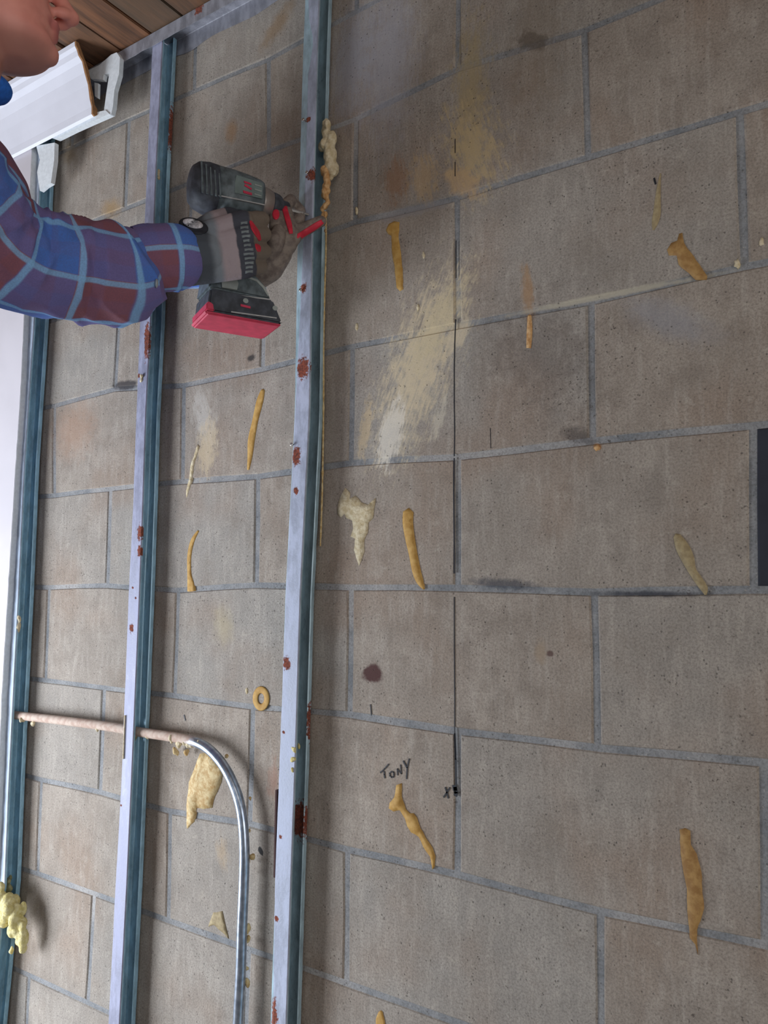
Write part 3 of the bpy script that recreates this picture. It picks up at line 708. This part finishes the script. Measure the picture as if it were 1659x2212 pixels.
V, F = loft([[D(f + .020*cx, .017*sx, u) for cx, sx in [(math.cos(2*math.pi*k/18), math.sin(2*math.pi*k/18)) for k in range(18)]] for f, u in [(-.128,-.025),(-.132,-.05),(-.137,-.08),(-.141,-.11),(-.143,-.14),(-.143,-.155)]]); mesh('handle', V, F, M_RUB, drv, True)
bm = bmesh.new(); add_capsule(bm, D(-.104, 0, -.045), D(-.108, 0, -.066), .006, .007); bmobj('trigger', bm, M_RED, drv, True)
def prism(name, prof, hs, m, parent, bev=.003):     # side profile (f,u) given thickness
    bm = bmesh.new(); n = len(prof)
    a = [bm.verts.new(D(f, hs, u)) for f, u in prof]; b = [bm.verts.new(D(f, -hs, u)) for f, u in prof]
    bm.faces.new(a); bm.faces.new(b[::-1])
    for i in range(n): bm.faces.new((a[i], b[i], b[(i+1) % n], a[(i+1) % n]))
    bmesh.ops.bevel(bm, geom=bm.edges[:], offset=bev, segments=2, affect='EDGES')
    return bmobj(name, bm, m, parent)
prism('foot', [(-.186,-.152),(-.118,-.142),(-.098,-.160),(-.088,-.184),(-.190,-.184)], .034, M_TOOL, drv)
bt = prism('battery', [(-.188,-.185),(-.086,-.185),(-.070,-.222),(-.072,-.226),(-.192,-.226)], .038, M_RUB, drv)
prism('battery_base', [(-.197,-.2265),(-.0705,-.2265),(-.074,-.2315),(-.192,-.2325)], .0385, M_RED, bt, .002)
prism('battery_latch', [(-.194,-.212),(-.188,-.209),(-.182,-.213),(-.180,-.2255),(-.194,-.2255)], .0392, M_RED, bt, .002)
# side details on the camera side
def side_strip(name, prof, s, m, parent, th=.0012):
    n = len(prof); V = [D(f, s, u) for f, u in prof] + [D(f, s + th, u) for f, u in prof]
    F = [tuple(range(n)), tuple(range(n, 2*n))] + [(i, (i+1) % n, n+(i+1) % n, n+i) for i in range(n)]
    bm = bmesh.new(); bv = [bm.verts.new(v) for v in V]
    for f in F: bm.faces.new([bv[i] for i in f])
    return bmobj(name, bm, m, parent)
side_strip('trim_line', [(-.168,-.0225),(-.092,-.0185),(-.092,-.0200),(-.168,-.0242)], .0295, M_TRIM, drv, .0020)
side_strip('label_plate', [(-.142,.006),(-.140,.018),(-.096,.016),(-.096,-.010),(-.142,-.012)], .0295, simple('label_green_grey', (112, 126, 124), .5), drv, .0016)
for pf in ([(-.128,.011),(-.116,.0105),(-.115,.0075),(-.127,.008)], [(-.126,.0065),(-.114,.002),(-.115,-.001),(-.127,.003)], [(-.129,-.005),(-.114,-.0055),(-.114,-.0095),(-.128,-.009)]):
    side_strip('red_mark', pf, .0312, M_RED, drv)
for k in range(3): side_strip('grey_mark', [(-.110,.011-.008*k),(-.098,.0105-.008*k),(-.098,.0085-.008*k),(-.110,.009-.008*k)], .0312, M_LAB, drv, .001)
side_strip('trim_line', [(-.172,-.190),(-.090,-.1835),(-.090,-.1855),(-.172,-.1925)], .0345, M_TRIM, drv, .0015)
side_strip('trim_line', [(-.128,-.150),(-.112,-.153),(-.100,-.163),(-.092,-.178),(-.0945,-.179),(-.103,-.166),(-.114,-.1565),(-.128,-.1535)], .0338, M_LAB, drv, .0015)
side_strip('trim_line', [(-.155,-.2205),(-.080,-.2165),(-.080,-.2185),(-.155,-.2225)], .0382, M_TRIM, bt, .0012)
for f, u in ((-.132,-.197), (-.083,-.200)):
    side_strip('screw_head', [(f+.0045*math.cos(a), u+.0045*math.sin(a)) for a in [k*math.pi/5 for k in range(10)]], .0382, M_LAB, bt, .0012)
side_strip('red_mark', [(-.140,-.2045),(-.124,-.2055),(-.124,-.2095),(-.140,-.2085)], .0382, M_RED, bt)
side_strip('belt_clip', [(-.172,-.158),(-.150,-.154),(-.144,-.168),(-.146,-.180),(-.170,-.181)], .0340, M_LAB, drv, .004)
for k in range(5): side_strip('grip_rib', [(-.198+.007*k,.024-.003*k),(-.196+.007*k,.024-.003*k),(-.192+.007*k,-.026),(-.195+.007*k,-.026)], .031, M_TOOL, drv, .0025)

# ------------------------------------------------------------------ the person
PX0 = Vector((-.62, -.70, .0))
NOSE = dep(167, 43, 1.02)
hy = math.radians(31)                        # heading of the face, from +Y towards +X
HF = Vector((math.sin(hy), math.cos(hy), 0)); HR = Vector((math.cos(hy), -math.sin(hy), 0))
pitch = math.radians(-9); HFp = HF*math.cos(pitch) - UP*math.sin(pitch); HUp = UP*math.cos(pitch) + HF*math.sin(pitch)
O = NOSE - HFp*.112 - HUp*.072
def H(f, r, u):
    if -.03 < u < .064: u = .064 - (.064 - u)*.92
    return O + HFp*f + HR*r + HUp*u
HM = Matrix((HFp, HR, HUp)).transposed()
per = empty('person', (O.x, O.y, .60), 'man in blue and maroon plaid shirt and work gloves holding the driver', 'person')
tS = NT('skin'); pS = tS.pos(); nS = tS.noise(pS, 25, 4); 
stub = tS.n('ShaderNodeMapping', vector_type='TEXTURE'); stub.inputs['Location'].default_value = H(.03, 0, -.012); stub.inputs['Scale'].default_value = (.12, .12, .03)
tS.l(pS, stub.inputs[0]); sl = tS.n('ShaderNodeVectorMath', operation='LENGTH'); tS.l(stub.outputs[0], sl.inputs[0])
cS = tS.mix(tS.mr(nS, .3, .7), s2l((216, 140, 126)), s2l((234, 158, 142)))
cS = tS.mix(tS.mr(sl.outputs['Value'], .5, 1.3, .55, 0), cS, s2l((134, 106, 92)))
lipm = tS.n('ShaderNodeMapping', vector_type='TEXTURE'); lipm.inputs['Location'].default_value = H(.082, 0, .047); lipm.inputs['Scale'].default_value = (.030, .030, .010)
tS.l(pS, lipm.inputs[0]); ll = tS.n('ShaderNodeVectorMath', operation='LENGTH'); tS.l(lipm.outputs[0], ll.inputs[0])
cS = tS.mix(tS.mr(ll.outputs['Value'], .7, 1.2, .6, 0), cS, s2l((172, 84, 88)))
tS.b.inputs['Subsurface Weight'].default_value = .08; tS.b.inputs['Subsurface Scale'].default_value = .01
M_SKIN = tS.fin(cS, .55)
# head slices: u, front f, back f, half width
HS = [(-.004,.050,.012,.020),(.002,.066,.000,.034),(.010,.076,-.010,.048),(.020,.080,-.018,.055),(.031,.074,-.024,.059),(.040,.079,-.030,.061),(.046,.076,-.036,.062),(.054,.082,-.044,.064),(.064,.080,-.060,.066),(.080,.079,-.080,.066),(.100,.078,-.095,.070),(.118,.074,-.103,.073),(.135,.083,-.107,.075),(.155,.083,-.106,.076),(.180,.078,-.098,.073),(.205,.060,-.078,.062),(.222,.035,-.050,.043),(.232,.005,-.02,.016)]
bm = bmesh.new(); n = 40; R_ = []
for u, ff, fb, hw in HS:
    cf = (ff+fb)/2 - (ff-fb)*.08; ring_ = []
    for k in range(n):
        a = 2*math.pi*k/n; c, s = math.cos(a), math.sin(a)
        f = cf + (ff-cf)*max(c, 0)**.9 + (cf-fb)*(-(max(-c, 0)**.8)); ring_.append(bm.verts.new(H(f, math.copysign(abs(s)**.85, s)*hw, u)))
    R_.append(ring_)
for i in range(len(R_)-1):
    for j in range(n): bm.faces.new((R_[i][j], R_[i][(j+1) % n], R_[i+1][(j+1) % n], R_[i+1][j]))
bm.faces.new(R_[0][::-1]); bm.faces.new(R_[-1])
add_capsule(bm, H(.082,0,.122), H(.101,0,.078), .008, .0105); add_ell(bm, H(.104,0,.073), (.012,.012,.010), HM)      # nose
for s in (-1, 1):
    add_ell(bm, H(.092, .012*s, .070), (.013,.007,.008), HM)
    add_ell(bm, H(.052, .030*s, .080), (.024,.026,.030), HM)                                   # cheeks
    add_ell(bm, H(.072, .030*s, .136), (.012,.022,.007), HM)                                   # brow
    add_ell(bm, H(-.012, .075*s, .098), (.018,.005,.031), HM); add_ell(bm, H(-.016, .080*s, .112), (.015,.006,.016), HM)   # ears
add_ell(bm, H(.083,0,.0535), (.007,.020,.0042), HM); add_ell(bm, H(.080,0,.0415), (.0075,.018,.0052), HM)       # lips
add_ell(bm, H(.072,0,.016), (.013,.018,.013), HM)                                              # chin
NB = H(-.085, 0, -.105)
chain(bm, [H(-.035,0,.05), H(-.045,0,-.02), NB], [.062, .060, .068])
# torso, arms, legs: one body
SR = dep(-215, 170, .86); SL = Vector((NB.x - .20, NB.y + .13, NB.z - .07))
SR = Vector((SR.x, SR.y, SR.z)); MID = (SR + SL)/2
PEL = Vector((MID.x - .26, MID.y - .16, MID.z - .50))
chain(bm, [NB, MID + Vector((0, 0, -.02)), MID + Vector((-.13, -.08, -.20)), PEL], [.07, .12, .135, .13])
chain(bm, [SR, MID, SL], [.058, .09, .058])
ER = dep(-22, 548, 1.03); WR = dep(385, 557, 1.185)
WL = at(535, 572, .105); EL = at(60, 566, .23)
chain(bm, [SR, ER, WR], [.050, .042, .028]); chain(bm, [SL, EL, WL], [.050, .040, .028])
SIDE = (SR - SL).normalized(); SIDE.z = 0; SIDE.normalize()
FEET = []
for s in (-1, 1):
    hip = PEL + SIDE*.09*s + Vector((0, 0, -.04)); foot = Vector((hip.x + .02, hip.y, .66)); knee = hip.lerp(foot, .5) + HF*.03
    chain(bm, [hip, knee, foot], [.082, .055, .040]); FEET.append((hip, knee, foot))
body = fuse('body', bm, .0032, M_SKIN, per, 9)
M_EYE = simple('eye_white', (220, 214, 206), .3, var=.02); M_HAIR = simple('brown_hair', (58, 42, 32), .8, scale=300, bump=.002)
for s in (-1, 1):
    bm = bmesh.new(); add_ell(bm, H(.066, .031*s, .119), (.0115,.0125,.0115), HM); e = bmobj('eye', bm, M_EYE, per, True)
    bm = bmesh.new(); add_ell(bm, H(.0765, .031*s, .119), (.0018,.0050,.0050), HM, 12); bmobj('iris', bm, M_HAIR, e, True)
    bm = bmesh.new(); chain(bm, [H(.079,.017*s,.139), H(.079,.034*s,.144), H(.068,.050*s,.138)], [.003,.0035,.002]); bmobj('eyebrow', bm, M_HAIR, per, True)
bm = bmesh.new()
add_ell(bm, H(-.014,0,.160), (.100,.082,.082), HM, 32); add_ell(bm, H(-.052,0,.105), (.064,.074,.075), HM, 32)
fuse('hair', bm, .003, M_HAIR, per, 3)

# plaid cloth: u along the limb, v around it, in metres
def plaid(name, uv=True):
    t = NT(name)
    if uv: src = t.n('ShaderNodeUVMap').outputs[0]
    else:
        mp = t.n('ShaderNodeMapping'); mp.inputs['Rotation'].default_value = (math.radians(90), 0, .5); t.l(t.pos(), mp.inputs[0]); src = mp.outputs[0]
    sp = t.n('ShaderNodeSeparateXYZ'); t.l(src, sp.inputs[0]); cols = []
    for ax, P in (('X', .076), ('Y', .066)):
        v = t.math('DIVIDE', sp.outputs[ax], P); fr = t.math('FRACT', v); ck = t.math('FRACT', t.math('MULTIPLY', v, .5))
        band = t.mr(ck, .49, .51); base = t.mix(band, s2l((140, 88, 100)), s2l((78, 120, 200)))
        line = t.math('MULTIPLY', t.mr(fr, .0, .03), t.mr(fr, .10, .14, 1, 0))
        half = t.mr(t.math('ABSOLUTE', t.math('SUBTRACT', fr, .56)), .10, .16, .35, 0)
        cols.append((t.mix(half, base, s2l((112, 98, 144))), line))
    c = t.mix(.5, cols[0][0], cols[1][0])
    c = t.mix(t.math('MULTIPLY', cols[0][1], .8), c, s2l((140, 192, 238))); c = t.mix(t.math('MULTIPLY', cols[1][1], .72), c, s2l((140, 194, 238)))
    nz = t.noise(t.pos(), 500, 3); c = t.mix(t.mr(nz, .3, .7, 0, .22), c, s2l((84, 72, 92))); t.bump(nz, .0008, .6)
    return t.fin(c, .95)
M_PLAID = plaid('plaid_flannel'); M_PLAIDB = plaid('plaid_flannel_body', False)
def sleeve(name, ctrl, m, parent, n=110, k=56, wr=1.0, off=(0, 0), seed=0, openend=False):
    q = resample(ctrl, n); pts = [Vector(a[:3]) for a in q]; rad = [a[3] for a in q]; fr = frames(pts)
    S = [0]
    for a, b in zip(pts, pts[1:]): S.append(S[-1] + (b-a).length)
    V = []
    for i in range(n):
        t_, a, b = fr[i]
        for j in range(k+1):
            th = 2*math.pi*j/k
            c0, s0 = math.cos(th), math.sin(th)
            w1 = noise.noise(Vector((S[i]*13 + c0*.9, s0*1.2, seed))); w2 = noise.noise(Vector((S[i]*42 + c0*2.2, s0*1.5 + c0, seed + 9)))
            ridge = 1 - abs(noise.noise(Vector((S[i]*22 + s0*1.5, c0*1.1, seed + 4))))*2
            r = rad[i]*(1 + wr*(.07*w1 + .05*w2 + .075*ridge*ridge - .035))
            V.append(pts[i] + (a*c0 + b*s0)*r)
    F = [(i*(k+1)+j, i*(k+1)+j+1, (i+1)*(k+1)+j+1, (i+1)*(k+1)+j) for i in range(n-1) for j in range(k)]
    o = mesh(name, V, F, m, parent, True)
    uvl = o.data.uv_layers.new(name='UVMap'); rm = sum(rad)/len(rad)
    for p in o.data.polygons:
        for li, vi in zip(p.loop_indices, p.vertices):
            i, j = divmod(vi, k+1); uvl.data[li].uv = (S[i] + off[0], 2*math.pi*j/k*rm + off[1])
    s = o.modifiers.new('s', 'SOLIDIFY'); s.thickness = .0018; s.offset = -1
    return o
def pxr(x, y, hw, z): p = dep(x, y, z); return (p.x, p.y, p.z, hw*z/FPX)
rs = sleeve('sleeve', [pxr(-215,170,118,.87), pxr(-150,290,116,.90), pxr(-92,410,116,.95), pxr(-30,505,116,1.0), pxr(45,556,114,1.045), pxr(110,575,112,1.075), pxr(165,583,108,1.10),
             pxr(220,592,106,1.12), pxr(250,594,104,1.135), pxr(276,586,96,1.15), pxr(298,572,82,1.16), pxr(312,566,70,1.165)], M_PLAID, per, 150, 72, 1.15, (.018, .022), 2)
rs['label'] = 'right sleeve of blue and maroon plaid flannel'
cf = sleeve('cuff', [pxr(296,562,70,1.155), pxr(315,560,73,1.16), pxr(345,558,72,1.17), pxr(374,557,71,1.18), pxr(379,557,68,1.182), pxr(378,557,58,1.184)], M_PLAID, per, 34, 56, .35, (.030, .058), 5)
cf['label'] = 'buttoned plaid cuff of the right sleeve'
bv = bvh(cf, rs); c = hit(bv, 338, 612, .0015, 1.15)
bm = bmesh.new(); add_ell(bm, c, (.0065, .0025, .0065), Matrix.Rotation(math.radians(-40), 3, 'Z'), 16); o = bmobj('button', bm, simple('grey_button', (150, 156, 158), .4), cf, True)
def lr(p, r): return (p.x, p.y, p.z, r)
sleeve('sleeve', [lr(SL, .070), lr(SL.lerp(EL, .5), .062), lr(EL, .056), lr(EL.lerp(WL, .35), .050), lr(EL.lerp(WL, .8), .040), lr(EL.lerp(WL, .93), .036)], M_PLAID, per, 80, 48, .8, (0, 0), 8)
bm = bmesh.new()
chain(bm, [MID + Vector((0, 0, -.03)), MID + Vector((-.13, -.08, -.20)), PEL + Vector((0, 0, .03))], [.135, .145, .142]); chain(bm, [SR, MID, SL], [.074, .11, .074])
o = fuse('shirt_body', bm, .005, M_PLAIDB, per, 6)
bm = bmesh.new(); pts = [NB.lerp(H(-.045,0,-.02), .02), NB.lerp(H(-.045,0,-.02), .34)]
chain(bm, [NB + Vector((0, 0, -.03)), pts[1]], [.088, .072]); chain(bm, [NB, MID + Vector((0, 0, .02))], [.08, .11])
# blue undershirt showing at the neck, towards the photographer
add_ell(bm, dep(-24, 190, .985), (.028, .028, .017))
o = fuse('undershirt', bm, .004, simple('blue_tshirt', (38, 104, 196), .9, scale=200, bump=.0006), per, 5); o['label'] = 'bright blue undershirt at the neck'
bm = bmesh.new(); chain(bm, [PEL + Vector((0, 0, .03)), PEL + Vector((0, 0, -.06))], [.160, .160])
for hip, knee, foot in FEET: chain(bm, [hip, knee, foot + Vector((0, 0, .03))], [.100, .076, .068])
fuse('jeans', bm, .006, simple('blue_jeans', (54, 66, 92), .9, scale=150, bump=.0008), per, 5)
M_BOOT = simple('brown_boot', (92, 66, 44), .7, bump=.001)
for hip, knee, foot in FEET:
    bm = bmesh.new(); chain(bm, [Vector((foot.x, foot.y, .70)), Vector((foot.x, foot.y, .645)), Vector((foot.x, foot.y, .64)) + HF*.14], [.055, .050, .042])
    for v in bm.verts: v.co.z = max(v.co.z, .6005)
    fuse('boot', bm, .006, M_BOOT, per, 3)
fc = (FEET[0][2] + FEET[1][2])/2
bench = empty('work_platform', (fc.x, fc.y, 0), 'wooden step platform the man stands on, below the view', 'platform')
M_PLY = simple('plywood', (150, 120, 84), .8, bump=.001)
box('top_board', (fc.x - .30, fc.y - .22, .565), (fc.x + .30, fc.y + .30, .60), M_PLY, bench, .003)
for sx in (-.27, .23):
    for sy in (-.19, .23): box('leg', (fc.x + sx, fc.y + sy, 0), (fc.x + sx + .045, fc.y + sy + .045, .565), M_PLY, bench, .003)

# ------------------------------------------------------------------ gloves
GD = (WR, (dep(533, 535, 1.205) - dep(415, 550, 1.185)).normalized())
tG = NT('glove_leather'); pG = tG.pos()
o0 = dep(400, 552, 1.185); gd = (dep(536, 540, 1.21) - o0); gl = gd.length; gd.normalize()
sb = tG.n('ShaderNodeVectorMath', operation='SUBTRACT'); tG.l(pG, sb.inputs[0]); sb.inputs[1].default_value = o0
dt = tG.n('ShaderNodeVectorMath', operation='DOT_PRODUCT'); tG.l(sb.outputs[0], dt.inputs[0]); dt.inputs[1].default_value = gd
nG = tG.noise(pG, 60, 4); v = tG.math('ADD', tG.math('DIVIDE', dt.outputs['Value'], gl), tG.math('MULTIPLY', tG.math('SUBTRACT', nG, .5), .06))
cG = s2l((72, 78, 86))
cG = tG.mix(tG.mr(v, .34, .46), cG, s2l((124, 132, 140))); cG = tG.mix(tG.mr(v, .48, .60), cG, s2l((164, 150, 154)))
cG = tG.mix(tG.mr(v, .80, .83), cG, s2l((66, 68, 78))); cG = tG.mix(tG.mr(v, 1.07, 1.12), cG, s2l((122, 110, 98)))
tG.bump(tG.noise(pG, 260, 3), .0008); M_GLOVE = tG.fin(cG, .8)
M_GLOVE2 = tan_foam('glove_worn_tan', (108, 96, 90), (142, 130, 120), .0008, 70)
M_GLRED = simple('glove_red_strip', (204, 44, 66), .6, var=.15)
M_GLBLK = simple('glove_black', (34, 36, 44), .7)
gr = empty('glove_anchor', WR); 
bm = bmesh.new()
wa = dep(398, 553, 1.188)
KN = [dep(525,478,1.207), dep(533,508,1.203), dep(536,543,1.205), dep(532,578,1.212)]
for i, kpt in enumerate(KN):
    b0 = dep(412, 520 + 22*i, 1.192); chain(bm, [wa, b0, kpt], [.028, .022, .0165])
    fwd = [dep(566,474,1.255), dep(570,506,1.255), dep(570,543,1.258), dep(562,576,1.262)][i]
    tipf = [dep(548,470,1.300), dep(548,504,1.302), dep(546,540,1.302), dep(540,574,1.300)][i]
    end = [dep(520,476,1.310), dep(518,508,1.312), dep(516,542,1.312), dep(514,574,1.306)][i]
    chain(bm, [kpt, fwd, tipf, end], [.0145, .0125, .0115, .0105])
chain(bm, [dep(455,520,1.205), dep(470,560,1.205), dep(500,530,1.205), dep(505,570,1.208)], [.030, .028, .024, .022])
chain(bm, [dep(428,515,1.20), dep(462,486,1.225), dep(492,468,1.265), dep(520,462,1.300)], [.024, .021, .015, .012])   # thumb over the far side
chain(bm, [wa, dep(440,552,1.195)], [.036, .036])
gR = fuse('glove', bm, .0021, M_GLOVE, per, 3); gR['label'] = 'dark grey work glove on the right hand gripping the driver'
bR = bvh(gR)
def drape(name, px, b, th, m, parent, label=None, fb=1.2):      # patch laid on a surface: outline px, thickness
    cx = sum(p[0] for p in px)/len(px); cy = sum(p[1] for p in px)/len(px); rings = []; n = len(px)
    for s_ in (1.0, .93, .6, .3): rings.append([hit(b, cx + (x-cx)*s_, cy + (y-cy)*s_, th*(.15 if s_ == 1 else 1), fb) for x, y in px])
    V = [p for r in rings for p in r] + [hit(b, cx, cy, th, fb)]; F = []
    back = [hit(b, x, y, -.002, fb) for x, y in px]; V += back; nb = len(rings)*n + 1
    for i in range(3):
        for j in range(n): F.append((i*n+j, i*n+(j+1) % n, (i+1)*n+(j+1) % n, (i+1)*n+j))
    for j in range(n): F.append((3*n+j, 3*n+(j+1) % n, 4*n)); F.append((nb+j, nb+(j+1) % n, (j+1) % n, j))
    bm = bmesh.new(); bb = [bm.verts.new(v) for v in V]
    for f in F: bm.faces.new([bb[i] for i in f])
    o = bmobj(name, bm, m, parent, True)
    if label: o['label'] = label
    return o
def ell_px(cx, cy, a, b_, rot, n=22): r = math.radians(rot); return [(cx + a*math.cos(t)*math.cos(r) - b_*math.sin(t)*math.sin(r), cy + a*math.cos(t)*math.sin(r) + b_*math.sin(t)*math.cos(r)) for t in [2*math.pi*k/n for k in range(n)]]
drape('emblem_border', ell_px(418,488,33,17,16), bR, .003, M_GLBLK, gR, 'black oval border', 1.17)
drape('emblem', ell_px(417,483,23,10,14), bR, .0045, simple('emblem_white', (205, 202, 206), .6, scale=300, var=.3), gR, 'white oval emblem with dark flecks', 1.165)
M_PALE = simple('glove_print', (122, 130, 132), .7)
for k in range(12):                            # worn print along the knuckle band: too blurred to read in the photo
    yy = 482 + k*9.6; xc = 522 + 15*math.sin((yy-470)/150*2.0); wdt = 9 if k < 5 else 12
    j1, j2 = random.uniform(-3, 1), random.uniform(-3, 3)
    drape('print_mark', [(xc - wdt*.6 + j1, yy - 2.6), (xc + wdt + j2, yy - 4.4), (xc + wdt + j2, yy + 2.4), (xc + 2, yy + 1.0), (xc - wdt*.6 + j1, yy + 3.6)], bR, .0012, M_PALE, gR)
drape('red_patch', smear_outline([(541,478,3),(548,492,6),(556,505,6),(562,520,3)], 10), bR, .002, M_GLRED, gR, 'red finger patch')
drape('red_patch', smear_outline([(553,528,3),(558,535,6),(560,544,3)], 8), bR, .0015, M_GLRED, gR)
bpy.data.objects.remove(gr)
# left hand steadying the bit against the stud
bm = bmesh.new()
wl = at(548, 592, .105)
chain(bm, [WL, wl, at(578,572,.100), at(598,545,.098)], [.030, .028, .029, .026])
chain(bm, [at(585,555,.10), at(615,525,.095), at(632,512,.085)], [.024, .021, .015])
chain(bm, [at(628,512,.080), at(660,494,.066), at(693,478,.055)], [.0135, .0115, .0095])            # index finger to the stud
chain(bm, [at(620,515,.092), at(624,482,.088), at(614,448,.080), at(628,432,.068)], [.014, .0125, .0115, .010])    # middle
chain(bm, [at(600,520,.100), at(598,490,.105), at(596,464,.100), at(604,448,.085)], [.0145, .013, .0115, .010])   # ring
chain(bm, [at(625,505,.070), at(645,478,.055), at(648,455,.050), at(636,440,.050)], [.013, .011, .010, .009])     # little finger, behind
chain(bm, [at(580,548,.115), at(596,520,.125), at(602,500,.118)], [.018, .015, .012])                # thumb
gL = fuse('glove', bm, .0019, M_GLOVE2, per, 3); gL['label'] = 'worn brown work glove with red finger strips on the left hand'
bL = bvh(gL)
drape('red_strip', smear_outline([(646,511,7),(665,499,7),(684,487,7),(697,478,5)], 14), bL, .0022, M_GLRED, gL, None, 1.4)
drape('red_strip', smear_outline([(614,446,6),(619,465,6),(625,486,6),(629,505,4)], 14), bL, .0022, M_GLRED, gL, None, 1.35)
drape('red_strip', ell_px(596,463,8,12,0, 14), bL, .0022, M_GLRED, gL, None, 1.33)

# ------------------------------------------------------------------ room lamp
lf = empty('ceiling_light', (1.15, -2.1, CEIL), 'flat ceiling light panel behind the photographer', 'ceiling light')
box('housing', (.45, -2.6, 2.56), (1.85, -1.6, CEIL - .001), M_WFRAME, lf, .004)
